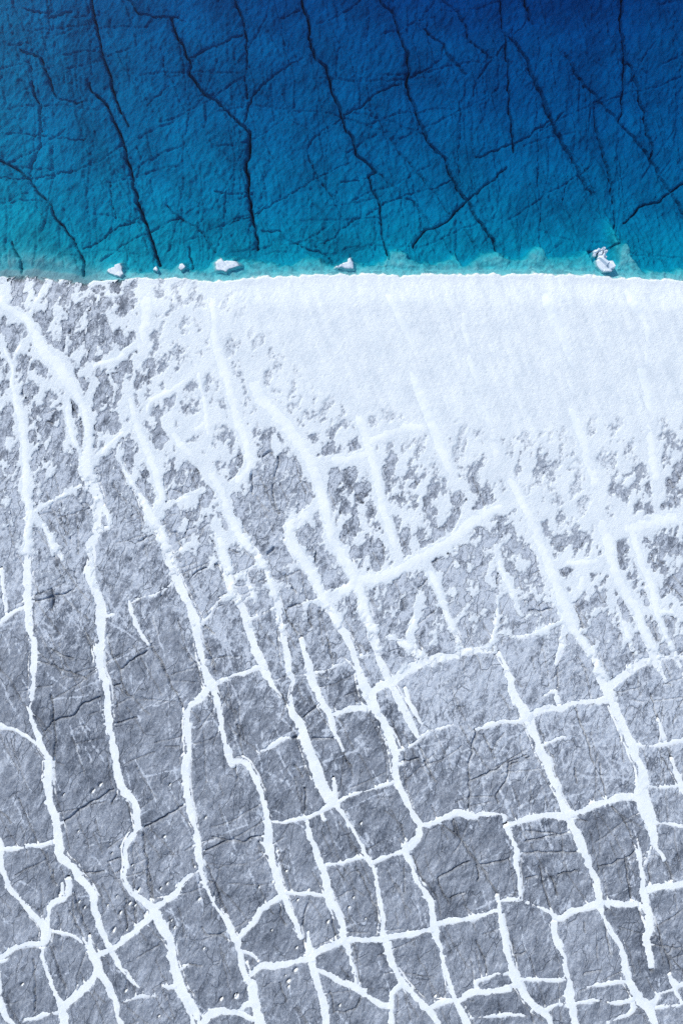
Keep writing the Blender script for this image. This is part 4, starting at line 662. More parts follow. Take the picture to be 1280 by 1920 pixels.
def mat_slush():
    t = NT('waterlogged_slush'); p = t.pos()
    a = t.noise(p, 2.2, 5, .7); b = t.noise(p, 9, 3, .7)
    c = t.ramp(a, [(.38, (.55, .63, .68)), (.5, (.74, .80, .84)), (.64, (.92, .95, .96))])
    t.principled(c, .5, .3, t.bump(b, .5, .06))
    return t.m

def mat_water():
    t = NT('melt_water')
    tr = t.n('ShaderNodeBsdfTransparent')
    gl = t.n('ShaderNodeBsdfGlossy'); gl.inputs['Roughness'].default_value = 0.0
    p = t.pos(); t.l(t.bump(t.noise(p, 2.5, 3, .5), .05, .03), gl.inputs['Normal'])
    fr = t.n('ShaderNodeFresnel'); fr.inputs['IOR'].default_value = 1.33
    mx = t.n('ShaderNodeMixShader'); t.l(fr.outputs[0], mx.inputs[0]); t.l(tr.outputs[0], mx.inputs[1]); t.l(gl.outputs[0], mx.inputs[2])
    t.l(mx.outputs[0], t.out.inputs['Surface'])
    # pure melt water: red is swallowed first, then green, blue last
    SR, SG, SB = WATER
    dens = max(SR, SG, SB)
    va = t.n('ShaderNodeVolumeAbsorption'); va.inputs['Density'].default_value = dens
    va.inputs['Color'].default_value = (1 - SR / dens, 1 - SG / dens, 1 - SB / dens, 1)
    t.l(va.outputs[0], t.out.inputs['Volume'])
    return t.m
WATER = (1.55, .148, .060)        # absorption per metre

M_ICE = mat_ice(); M_BED = mat_bed()
M_SNOW = mat_snow('wind_packed_snow', (.91, .935, .925), .60, thin=True)
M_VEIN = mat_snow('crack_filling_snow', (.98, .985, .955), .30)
M_BLOCK = mat_block(); M_SLUSH = mat_slush(); M_WATER = mat_water()

# ------------------------------------------------------------------ shape of the place
PX = .05                            # metres of ice per pixel of survey
def X_(px): return (np.asarray(px, float) - 640) * PX
def Y_(py): return (960 - np.asarray(py, float)) * PX
WATER_Z = -.35

_shx = X_([-200, 0, 60, 120, 160, 200, 260, 330, 400, 430, 480, 560, 650, 720, 750, 800, 900, 1000, 1100, 1180, 1280, 1480])
_shy = Y_([520, 519, 516, 524, 528, 522, 520, 520, 525, 526, 518, 515, 512, 512, 516, 512, 513, 512, 515, 520, 525, 528])
def shore(x):
    x = np.asarray(x, float)
    return np.interp(x, _shx, _shy) + .16 * fbm(x / 1.1, x * 0 + .5, 15, 4, .6)
_edx = X_([-200, 0, 80, 160, 182, 195, 210, 225, 234, 262, 280, 292, 318, 330, 337, 345, 360, 380, 392, 400, 425, 452, 470, 490, 509, 525, 542, 560, 576, 602, 621, 640, 655, 662, 685, 710, 724, 731, 745, 760, 775, 790, 820, 835, 857, 866, 875, 894, 905, 931, 945, 961, 984, 995, 1005, 1021, 1032, 1055, 1085, 1111, 1119, 1140, 1166, 1172, 1180, 1190, 1212, 1250, 1280, 1480])
_edy = Y_([512, 512, 512, 516, 506, 497, 492, 489, 505, 511, 509, 501, 506, 497, 491, 498, 507, 505, 494, 479, 482, 485, 488, 484, 491, 495, 497, 484, 476, 484, 497, 488, 477, 484, 495, 493, 489, 467, 464, 472, 482, 491, 491, 484, 474, 490, 499, 484, 470, 465, 472, 480, 482, 472, 461, 457, 476, 480, 472, 470, 490, 496, 498, 470, 455, 482, 505, 508, 503, 505])
def ledge(x): return np.interp(x, _edx, _edy)

_dgx = X_([-160, 0, 80, 160, 320, 480, 640, 800, 960, 1120, 1280, 1440])
_dgy = Y_([-120, 0, 100, 200, 300, 400, 460, 500, 530])
_dg = np.array([
 [2.9, 3.4, 3.9, 4.4, 5.2, 6.0, 6.5, 7.2, 7.5, 7.1, 6.3, 6.0],
 [2.7, 3.1, 3.6, 4.0, 4.7, 5.3, 5.8, 6.4, 6.8, 6.6, 5.8, 5.5],
 [2.4, 2.9, 3.3, 3.6, 4.2, 4.6, 4.9, 5.3, 5.6, 5.6, 5.1, 5.0],
 [2.2, 2.6, 3.0, 3.3, 3.7, 4.2, 4.4, 4.7, 5.0, 5.0, 4.8, 4.8],
 [1.8, 2.2, 2.5, 2.8, 3.1, 3.5, 3.7, 3.9, 4.1, 4.2, 4.2, 4.2],
 [1.3, 1.5, 1.7, 2.1, 2.4, 2.7, 2.8, 2.9, 3.0, 3.1, 3.2, 3.2],
 [.80, .95, 1.15, 1.5, 1.8, 2.1, 2.2, 2.3, 2.4, 2.5, 2.5, 2.6],
 [.35, .40, .55, 1.0, 1.4, 1.6, 1.7, 1.8, 1.9, 2.0, 2.0, 2.0],
 [.00, .00, .10, .50, .8, 1.0, 1.1, 1.2, 1.3, 1.4, 1.4, 1.4]])
def bilin(gx, gy, g, x, y):
    """bilinear table; gy runs downwards"""
    fx = np.interp(x, gx, np.arange(len(gx))); fy = np.interp(-y, -gy, np.arange(len(gy)))
    ix = np.minimum(fx.astype(int), len(gx) - 2); iy = np.minimum(fy.astype(int), len(gy) - 2)
    tx = fx - ix; ty = fy - iy
    return (g[iy, ix] * (1 - tx) + g[iy, ix + 1] * tx) * (1 - ty) + (g[iy + 1, ix] * (1 - tx) + g[iy + 1, ix + 1] * tx) * ty
_dg = _dg * np.array([.94, .95, .95, .96, .96, .93, .85, .85, .9])[:, None]
def depth_at(x, y): return bilin(_dgx, _dgy, _dg, np.asarray(x, float), np.asarray(y, float))

_cgx = X_([-100, 0, 100, 200, 300, 400, 500, 600, 700, 800, 900, 1000, 1100, 1200, 1280, 1400])
_cgy = Y_([480, 515, 560, 620, 680, 740, 800, 860, 920, 980, 1040, 1100, 1160, 1220, 1280, 1400, 1600, 2050])
_cg = np.array([
 [.60, .60, .45, .55, .80, .95, 1.0, 1.1, 1.1, 1.1, 1.1, 1.1, 1.1, 1.1, 1.1, 1.1],
 [.60, .60, .45, .55, .80, .95, 1.0, 1.1, 1.1, 1.1, 1.1, 1.1, 1.1, 1.1, 1.1, 1.1],
 [.50, .50, .40, .50, .75, .85, 1.0, 1.1, 1.1, 1.1, 1.1, 1.1, 1.1, 1.1, 1.1, 1.1],
 [.40, .40, .50, .45, .75, .90, .98, 1.1, 1.1, 1.1, 1.1, 1.1, 1.1, 1.1, 1.1, 1.1],
 [.45, .45, .65, .45, .70, .80, .85, 1.1, 1.1, 1.1, 1.1, 1.1, 1.1, 1.1, 1.1, 1.1],
 [.45, .45, .60, .55, .65, .70, .85, .95, 1.05, 1.1, 1.1, 1.1, 1.1, 1.1, 1.1, 1.1],
 [.50, .50, .40, .50, .65, .75, .75, .85, .85, .98, .98, 1.05, .95, .92, .90, .9],
 [.45, .45, .40, .28, .60, .75, .40, .62, .75, .90, .90, .80, .98, .85, .68, .7],
 [.40, .40, .35, .22, .40, .62, .15, .45, .75, .85, .78, .98, .98, .80, .65, .65],
 [.35, .35, .30, .20, .35, .50, .18, .40, .75, .75, .62, .75, .92, .85, .75, .75],
 [.30, .30, .28, .18, .20, .38, .22, .42, .50, .60, .45, .60, .75, .60, .60, .6],
 [.15, .15, .20, .16, .15, .24, .24, .35, .32, .35, .40, .50, .60, .50, .55, .55],
 [.10, .10, .12, .12, .12, .18, .20, .22, .28, .38, .28, .32, .42, .40, .42, .42],
 [.06, .06, .06, .10, .08, .12, .14, .16, .22, .28, .22, .22, .28, .26, .28, .28],
 [.03, .03, .03, .06, .05, .10, .12, .12, .14, .22, .16, .16, .20, .20, .20, .2],
 [.00, .00, .00, .02, .02, .06, .08, .06, .06, .10, .12, .12, .12, .15, .14, .14],
 [.00, .00, .00, .00, .00, .00, .02, .02, .02, .03, .05, .04, .05, .08, .08, .08],
 [.00, .00, .00, .00, .00, .00, .00, .00, .00, .00, .00, .00, .00, .00, .00, .0]])
for _r, _k in ((6, .97), (7, .93), (8, .90), (9, .90), (10, .93)):
    _cg[_r, 7:] *= _k
_cg[0:8, 0:6] += .08
_cg[9:13, 6:] += .04
def cover_at(x, y): return bilin(_cgx, _cgy, _cg, np.asarray(x, float), np.asarray(y, float))

def base_ice(x, y):
    """the gently rolling level of the ice, without its relief; falls into the lake"""
    d = y - shore(x)
    z = .10 * fbm(x / 9, y / 9, 5, 2)
    return z * sstep(.5, -4, d) + (WATER_Z + .0) * sstep(-3.2, 0.0, d)

# ------------------------------------------------------------------ terrain grid
H = .09
gx = np.arange(-37.2, 37.2, H, dtype=np.float32); gy = np.arange(-51.5, 55.0, H, dtype=np.float32)
NX, NY = len(gx), len(gy)
GX, GY = np.meshgrid(gx, gy)

def carve_dist(paths, reach):
    """signed distance to the nearest band edge (negative inside), id of that band"""
    sd = np.full((NY, NX), 9.0, np.float32); idm = np.full((NY, NX), -1, np.int32)
    for pid, p in paths:
        for a, b in zip(p[:-1], p[1:]):
            w = max(a[2], b[2]) / 2 + reach
            i0 = max(0, int((min(a[0], b[0]) - w - gx[0]) / H)); i1 = min(NX, int((max(a[0], b[0]) + w - gx[0]) / H) + 2)
            j0 = max(0, int((min(a[1], b[1]) - w - gy[0]) / H)); j1 = min(NY, int((max(a[1], b[1]) + w - gy[0]) / H) + 2)
            if i0 >= i1 or j0 >= j1: continue
            x = GX[j0:j1, i0:i1]; y = GY[j0:j1, i0:i1]
            dx, dy = b[0] - a[0], b[1] - a[1]; L2 = dx * dx + dy * dy + 1e-9
            t = np.clip(((x - a[0]) * dx + (y - a[1]) * dy) / L2, 0, 1)
            q = np.hypot(x - a[0] - t * dx, y - a[1] - t * dy) - (a[2] + t * (b[2] - a[2])) / 2
            s = sd[j0:j1, i0:i1]; m = q < s
            s[m] = q[m]; idm[j0:j1, i0:i1][m] = pid
    return sd, idm

vein_paths = [(i, smooth_path(v[2], .35)) for i, v in enumerate(VEINS)]
sdv, _ = carve_dist(vein_paths, 1.6)
hair_paths = [(i, smooth_path(h, .20, .20, 1.0)) for i, h in enumerate(CRACKS)]
# many finer cracks that run with the grain of the ice
rr = random.Random(5)
def wander(x, y, ang, L, w):
    p = [(x, y, w)]
    n = max(2, int(L / .8))
    for i in range(n):
        ang += rr.uniform(-.16, .16)
        x += math.cos(ang) * L / n; y += math.sin(ang) * L / n
        p.append((x, y, w * rr.uniform(.6, 1.2) * (1 - .6 * (i + 1) / n)))
    return p
fine_hair = []
for i in range(520):
    x = rr.uniform(-36, 36); y = rr.uniform(-51, 4) if rr.random() < .9 else rr.uniform(0, 14)
    base = -68 - 6 * (x / 36.) if rr.random() < .62 else (18 if rr.random() < .6 else rr.uniform(-90, 90))
    fine_hair.append((1000 + i, smooth_path(wander(x, y, R(base + rr.uniform(-14, 14)), rr.uniform(1.2, 5.5), rr.uniform(.03, .06)), .4)))
pale_hair = []
for i in range(420):
    x = rr.uniform(-36, 36); y = rr.triangular(-50, 10, -12)
    base = -68 - 6 * (x / 36.) if rr.random() < .7 else rr.choice((15, 22, -30))
    pale_hair.append((i, smooth_path(wander(x, y, R(base + rr.uniform(-9, 9)), rr.uniform(1.0, 5.0), rr.uniform(.03, .14)), .4)))
sdp, _ = carve_dist(pale_hair, .4)
sdh, _ = carve_dist(hair_paths, .4)
for key, _l, pts, par in VEINS:                  # cracks that shadow the long veins
    c = smooth_path(pts, .5)
    if len(c) < 24: continue
    d = np.gradient(c[:, :2], axis=0); d /= np.linalg.norm(d, axis=1)[:, None] + 1e-9
    for q in range(len(c) // 14):
        a = rr.randrange(0, len(c) - 8); b = min(len(c), a + rr.randrange(5, 13)); sd_ = rr.choice((-1, 1))
        o_ = c[a:b, 2] / 2 + rr.uniform(.10, .45) + np.linspace(0, rr.uniform(-.15, .3), b - a)
        fine_hair.append((0, np.stack([c[a:b, 0] - sd_ * d[a:b, 1] * o_, c[a:b, 1] + sd_ * d[a:b, 0] * o_, np.full(b - a, rr.uniform(.03, .08))], 1)))
sdf, _ = carve_dist(fine_hair, .3)
bed_web = []
for i in range(330):
    x = rr.uniform(-36, 36); y = rr.uniform(23, 53)
    base = -76 if rr.random() < .74 else (20 if rr.random() < .6 else rr.uniform(-90, 90))
    bed_web.append((i, smooth_path(wander(x, y, R(base + rr.uniform(-16, 16)), rr.uniform(3.0, 12.0), rr.uniform(.03, .10)), .4, .2, .8)))
sdw, _ = carve_dist(bed_web, .5)
# fissures of the lake bed, set out at their own depth
fis_paths = []
for i, f in enumerate(FISSURES):
    q = []
    for (x, y, w) in f:
        s = 1 + float(depth_at(x, y)) / CAM_H
        q.append((x * s, y * s, max(.02, w * .56 - .03)))
    fis_paths.append((i, smooth_path(q, .25, .26, .8)))
sdk, idk = carve_dist(fis_paths, 1.0)
wk = np.array([np.mean([p[2] for p in f]) for f in FISSURES], np.float32)

D = GY - shore(GX).astype(np.float32)          # distance out into the lake
cov = cover_at(GX, GY).astype(np.float32)
Z0 = base_ice(GX, GY).astype(np.float32)

# --- dry ice relief
u, v = rot(GX, GY, 62, 1.0, .42)
wx = .5 * fbm(GX / 1.7, GY / 1.7, 21, 2); 
turn = sstep(-.12, .12, fbm(GX / 6, GY / 6, 33, 2))
crust = np.abs(fbm(u + wx, v - wx, 31, 4, .6)) * (1 - turn) + np.abs(fbm(*rot(GX + .4 * wx, GY, 100, .95, .45), 35, 4, .6)) * turn
u2, v2 = rot(GX, GY, 75, 2.6, .9)
swell = fbm(u2 + wx, v2, 41, 3)
relief = .110 * crust - .040 + .045 * swell + .022 * fbm(GX / .35, GY / .35, 51, 2)
ice = Z0 + relief * sstep(2.0, -.5, D) * (1 - .45 * sstep(.2, .6, cov))
jag = .07 * fbm(GX / .42, GY / .42, 71, 3, .65)
ragg = .24 * fbm(GX / 1.4, GY / 1.4, 72, 2) + .14 * fbm(GX / .45, GY / .45, 73, 3, .6)
ice -= .50 * sstep(.05, -.09, sdv + ragg * np.clip(.55 - sdv * 3, .55, 1) + .040)
ice += .05 * np.exp(-(np.clip(sdv, 0, None) / .28) ** 2) * (gnoise(GX / .8, GY / .8, 77) + .2)
ice -= .32 * sstep(.07, -.05, sdh + .4 * jag)
ice -= .16 * sstep(.06, -.03, sdf + .4 * jag)
for (x, y, s) in PITS:                          # melt pits, dug along the sun's bearing
    s *= PX / 2.909 * .45
    i0 = int((x - 1.2 - gx[0]) / H); i1 = int((x + 1.2 - gx[0]) / H); j0 = int((y - 1.2 - gy[0]) / H); j1 = int((y + 1.2 - gy[0]) / H)
    a, b = rot(GX[j0:j1, i0:i1] - x, GY[j0:j1, i0:i1] - y, 55, s * 1.25, s * .75)
    r = np.hypot(a, b)
    ice[j0:j1, i0:i1] -= .27 * sstep(1.15, .55, r)

# --- lake bed
sc = 1.0 + depth_at(GX, GY) / CAM_H            # features were surveyed at the surface level
dep = depth_at(GX / sc, GY / sc).astype(np.float32)
led = ledge(GX).astype(np.float32) + .40 * fbm(GX / .9, GY / .9, 81, 4, .6)
off = GY - led                                   # >0 beyond the ledge
shelf = np.clip(.20 + (.26 + .12 * sstep(-10, -4, GX)) * np.clip(D, 0, 2.0) / 1.2, 0, .85)
ledgy = sstep(-24.5, -21.5, GX)                  # the far left shore is a plain beach
dep_s = shelf + (dep - shelf) * sstep(-.15, .75, off)
dep_b = .14 + dep * sstep(-.2, 3.8, D)
dep = dep_b * (1 - ledgy) + dep_s * ledgy
# pale tongues where slush runs out from the ledge
for (px, py, rx, ry, amt, tilt) in ((1160, 425, .55, 1.5, 1.2, 8), (1172, 462, .9, 1.5, 1.1, -20), (1185, 492, 1.0, .9, .9, 0), (742, 485, 1.3, 1.1, .6, 30), (933, 478, 1.4, .6, .3, 0), (1012, 474, 1.2, .8, .3, 0)):
    a, b = rot(GX - X_(px), GY - Y_(py), tilt, rx, ry)
    dep -= amt * np.exp(-(a * a + b * b)) * (dep > .5)
dep = np.maximum(dep, .30 * sstep(.5, 1.0, D) + .10)
u, v = rot(GX, GY, 56, 1.15, .48)
scal = fbm(u + .6 * wx, v, 91, 4, .62)
u3, v3 = rot(GX, GY, 80, 3.2, .8)
rib = fbm(u3, v3 + wx, 97, 3)
roll = fbm(GX / 6, GY / 6, 103, 3)
crease = np.abs(fbm(*rot(GX + .4 * wx, GY, 99, 4.5, .9), 95, 3, .55))
bedrel = (.12 * scal + .10 * rib + .26 * crease) * sstep(.0, 1.5, off) + .25 * roll * sstep(.5, 5, off)
slush = (.16 * fbm(GX / .55, GY / .55, 109, 4) + .10 * fbm(GX / 1.6, GY / 1.6, 113, 2)) * sstep(.9, .1, off) * sstep(.25, .7, D) * ledgy
bed = WATER_Z - dep + bedrel + slush
bed = np.minimum(bed, WATER_Z - .03 - .1 * sstep(.2, .8, D) * ledgy)
kw = np.where(idk >= 0, wk[idk], .1)
kdep = np.clip(.42 + 13 * np.clip(kw - .14, 0, 1), .25, 2.7) * (.75 + .8 * fbm(GX / 2.2, GY / 2.2, 88, 2))
bed -= kdep * sstep(.10, -.06 - .20 * kw, sdk + .9 * jag) * sstep(.1, 1.0, D)
bed -= .18 * sstep(.12, -.04, sdw + jag) * sstep(.3, 1.5, off)
bed -= np.clip(.9 * (kw - .08), .03, .22) * np.exp(-(np.clip(sdk, 0, None) / .40) ** 2) * sstep(.1, 1, D)
blend = sstep(-.35, .10, D)
TZ = (ice * (1 - blend) + np.minimum(bed, WATER_Z + .02) * blend).astype(np.float32)

# frost left on the bare ice; pale slush, silty beach and painted crack shade on the bed
patch = fbm(*rot(GX + .5 * wx, GY, 64, 1.55, .85), 121, 5, .58)
patch = rank(patch)
bareness = rank(fbm(GX / 3.2, GY / 3.2, 131, 3))
frost = np.clip(.09 + .47 * sstep(.01, .18, cov) * (1 - .55 * sstep(.4, .7, cov)) * (.55 + .9 * (1 - bareness)) + .28 * cov * (1.2 - .6 * patch) + .30 * (bareness - .55) + .25 * (.4 - patch) * (cov < .9), 0, 1)
frost = np.clip(frost + .18 * np.exp(-np.clip(sdv, 0, 5) / .45) * (patch < .6), 0, 1)
frost = np.clip(frost + .75 * sstep(.11, -.05, sdp + 1.2 * jag), 0, 1)
pale = np.clip((sstep(.55, -.05, off) * ledgy + sstep(1.2, .2, D) * .5) * (.05 + .95 * rank(fbm(GX / .8, GY / .6, 141, 4, .6)) ** 1.5), 0, 1)
silt_shade = np.clip(sstep(.08, -.06, sdk + jag) * np.clip((kw - .07) * 4, .20, .45) + .20 * sstep(.10, -.05, sdw + jag) + .25 * sstep(2.0, .3, D) * (1 - ledgy), 0, 1)  # crack terms paint shade and depth as darker bed colour

# ------------------------------------------------------------------ pieces: slabs between the cracks
CS = 4                                           # coarse cells for the flood fill
cny, cnx = NY // CS + 1, NX // CS + 1
def coarse_min(a):
    p = np.full((cny * CS, cnx * CS), 9.0, np.float32); p[:NY, :NX] = a
    return p.reshape(cny, CS, cnx, CS).min((1, 3))
wide_hair, _ = carve_dist([q for q in hair_paths if np.mean(q[1][:, 2]) > .095], .4)
bar_ice = (coarse_min(sdv) < .02) | (coarse_min(wide_hair) < .0)
bar_bed = coarse_min(np.where(kw > .125, sdk, 9)) < .02
cD = D[np.minimum(np.arange(cny) * CS + 2, NY - 1)][:, np.minimum(np.arange(cnx) * CS + 2, NX - 1)]
wet = cD > 0
barrier = np.where(wet, bar_bed, bar_ice)
lab = np.where(barrier, -1, 0)
nlab = 0; size = {}
for j in range(cny):
    for i in range(cnx):
        if lab[j, i] == 0:
            nlab += 1; stack = [(j, i)]; lab[j, i] = nlab; cells = []
            while stack:
                a, b = stack.pop(); cells.append((a, b))
                for c, d in ((a + 1, b), (a - 1, b), (a, b + 1), (a, b - 1)):
                    if 0 <= c < cny and 0 <= d < cnx and lab[c, d] == 0 and wet[c, d] == wet[a, b]:
                        lab[c, d] = nlab; stack.append((c, d))
            size[nlab] = len(cells)
            if len(cells) < 14:                   # slivers join their neighbours
                for a, b in cells: lab[a, b] = -1
for _ in range(60):                              # grow the slabs until they meet under the snow
    un = lab < 0
    if not un.any(): break
    for dj, di in ((1, 0), (-1, 0), (0, 1), (0, -1)):
        sh = np.roll(np.roll(lab, dj, 0), di, 1); ws = np.roll(np.roll(wet, dj, 0), di, 1)
        m = (lab < 0) & (sh > 0) & (ws == wet)
        lab[m] = sh[m]
lab[lab < 0] = 0
flab = np.repeat(np.repeat(lab, CS, 0), CS, 1)[:NY, :NX]
fcell = flab[:-1, :-1].copy()
# fissure cells are parts of their own
kc = np.where((sdk[:-1, :-1] < .05) & (D[:-1, :-1] > .3), idk[:-1, :-1], -1)
fcell = np.where(kc >= 0, 100000 + kc, fcell)
cellwet = wet.repeat(CS, 0).repeat(CS, 1)[:NY - 1, :NX - 1]

def big_sheet(name, xs, ys, inside, z_out, z_in, mat):
    """the country round about; it dips under the close-up ground"""
    a, b = np.meshgrid(np.array(xs, float), np.array(ys, float)); a = a.ravel(); b = b.ravel(); n = len(xs)
    far = np.clip((np.maximum(np.abs(a) - 40, 0) + np.maximum(np.abs(b) - 55, 0)) / 40, 0, 1)
    z = np.where(inside(a, b), z_in, z_out + .5 * far * fbm(a / 40, b / 40, 151, 2))
    fs = [(j * n + i, j * n + i + 1, (j + 1) * n + i + 1, (j + 1) * n + i) for j in range(len(ys) - 1) for i in range(n - 1)]
    return mesh_from(name, np.stack([a, b, z], 1), fs, mat, attrs={'frost': np.full(len(a), .2), 'pale': np.zeros(len(a)), 'silt_shade': np.zeros(len(a))})
_xs = [-220, -170, -120, -80, -55, -37.1, -36.5, -18, 0, 18, 36.5, 37.1, 55, 80, 120, 170, 220]
ice_sheet = tag(big_sheet('ice_sheet', _xs, [-220, -170, -120, -80, -51.4, -50.8, -25, 0, 12, 21.5], lambda x, y: (np.abs(x) < 36.8) & (y > -51), -.06, -1.6, M_ICE), 'grey bare glacier ice broken into slabs by snow filled cracks', 'ice', kind='structure')
lake_bed = tag(big_sheet('lake_bed', _xs, [21.5, 30, 40, 54.2, 54.8, 80, 120, 170, 220], lambda x, y: (np.abs(x) < 36.8) & (y < 54.5), -6.2, -11.5, M_BED), 'pale ice floor seen through deep blue lake water, cut by dark cracks', 'lake bed', kind='structure')

verts_all = np.stack([GX.ravel(), GY.ravel(), TZ.ravel()], 1)
fr_a, pa_a, si_a = frost.ravel(), pale.ravel(), silt_shade.ravel()
jj, ii = np.meshgrid(np.arange(NY - 1), np.arange(NX - 1), indexing='ij')
v00 = (jj * NX + ii).ravel()
quads = np.stack([v00, v00 + 1, v00 + NX + 1, v00 + NX], 1).astype(np.int32)
fl = fcell.ravel(); order = np.argsort(fl, kind='stable')
ids, starts = np.unique(fl[order], return_index=True)
starts = list(starts) + [len(order)]
cw = cellwet.ravel()
n_slab = 0
for n, idn in enumerate(ids):
    q = quads[order[starts[n]:starts[n + 1]]]
    uq, inv = np.unique(q, return_inverse=True)
    f = inv.reshape(-1, 4)
    iswet = cw[order[starts[n]]]
    if idn >= 100000:
        nm, mt, par, at = 'fissure', M_BED, lake_bed, {'pale': pa_a[uq], 'silt_shade': si_a[uq]}
    elif iswet:
        nm, mt, par, at = 'bed_slab', M_BED, lake_bed, {'pale': pa_a[uq], 'silt_shade': si_a[uq]}
    else:
        nm, mt, par, at = 'ice_slab', M_ICE, ice_sheet, {'frost': np.clip(fr_a[uq] + rr.triangular(-.10, .13, .0), 0, 1)}
    mesh_from(nm, verts_all[uq], f, mt, par, attrs=at); n_slab += 1

# ------------------------------------------------------------------ the lake's water: one closed body
def water_body():
    x0, x1, y0, y1, zb = -230, 230, 19.6, 230, -13.0
    vs = [(x0, y0, zb), (x1, y0, zb), (x1, y1, zb), (x0, y1, zb), (x0, y0, WATER_Z), (x1, y0, WATER_Z), (x1, y1, WATER_Z), (x0, y1, WATER_Z)]
    fs = [(3, 2, 1, 0), (4, 5, 6, 7), (0, 1, 5, 4), (1, 2, 6, 5), (2, 3, 7, 6), (3, 0, 4, 7)]
    return mesh_from('lake_water', vs, fs, M_WATER, smooth=False)
tag(water_body(), 'clear blue melt lake filling the top of the picture', 'lake', kind='structure')

# ------------------------------------------------------------------ snow lying on the ice
HS = .09
near = np.exp(-np.clip(sdv, 0, 9) / .40)
covs = cov + 1.1 * np.exp(-np.clip(sdv + .6 * ragg + .02, 0, 9) / .11) * sstep(.16, .45, cov) + .12 * near * np.clip(cov * 1.6, 0, 1) - .05 * sstep(.3, .6, cov) - .22 * (1 - sstep(.12, .40, cov))
fray = fbm(*rot(GX, GY, 58, .50, .26), 161, 3, .6)
pn = rank(fbm(*rot(GX + .5 * wx, GY, 76, 1.9, 1.15), 121, 6, .60) + .26 * fray)
covs = covs + .45 * sstep(.92, 1.06, cov)
thick = .055 * np.clip((covs - .03 - pn) * 4.2, -1.6, 1) + .06 * sstep(.62, 1.0, cov)
thinness = np.clip(.95 - (covs - .03 - pn) * 2.3, 0, 1) * np.clip(1.05 - np.exp(-np.clip(sdv, 0, 9) / .16), 0, 1) * (1 - .35 * sstep(.70, .90, cov)) * (1 - .75 * sstep(.92, 1.10, cov))
surf = Z0 + .012 + thick + .010 * fbm(GX / .6, GY / .6, 171, 3) + (.10 * fbm(*rot(GX, GY, 114, 7.0, 1.1), 173, 3) + .015 * fbm(GX / .3, GY / .3, 175, 2)) * sstep(.8, 1.05, cov)
lip = sstep(.30, -.12, D + .22 * fbm(GX / .8, GY / .5, 181, 3))
surf = np.where(D > -1.2, WATER_Z - .35 + (np.maximum(surf, WATER_Z + .02 + thick) - WATER_Z + .35) * lip, surf)
keep = (thick > -.040) & (D < .6) & (cov > .06)
kcell = keep[:-1, :-1] & keep[1:, :-1] & keep[:-1, 1:] & keep[1:, 1:]
sv = np.stack([GX.ravel(), GY.ravel(), surf.ravel()], 1)
rowy = GY[:-1, :-1]
main_c = (cov[:-1, :-1] > .42)
def snow_piece(name, mask):
    q = quads[mask.ravel()]
    uq, inv = np.unique(q, return_inverse=True)
    return mesh_from(name, sv[uq], inv.reshape(-1, 4), M_SNOW, attrs={'thin': thinness.ravel()[uq]})
tag(snow_piece('snow_field', kcell & main_c), 'white wind packed snow bank along the lake shore', 'snow', kind='structure')
tag(snow_piece('snow_patches', kcell & ~main_c), 'scattered thin snow patches on the grey ice below the snow bank', 'snow', kind='stuff')

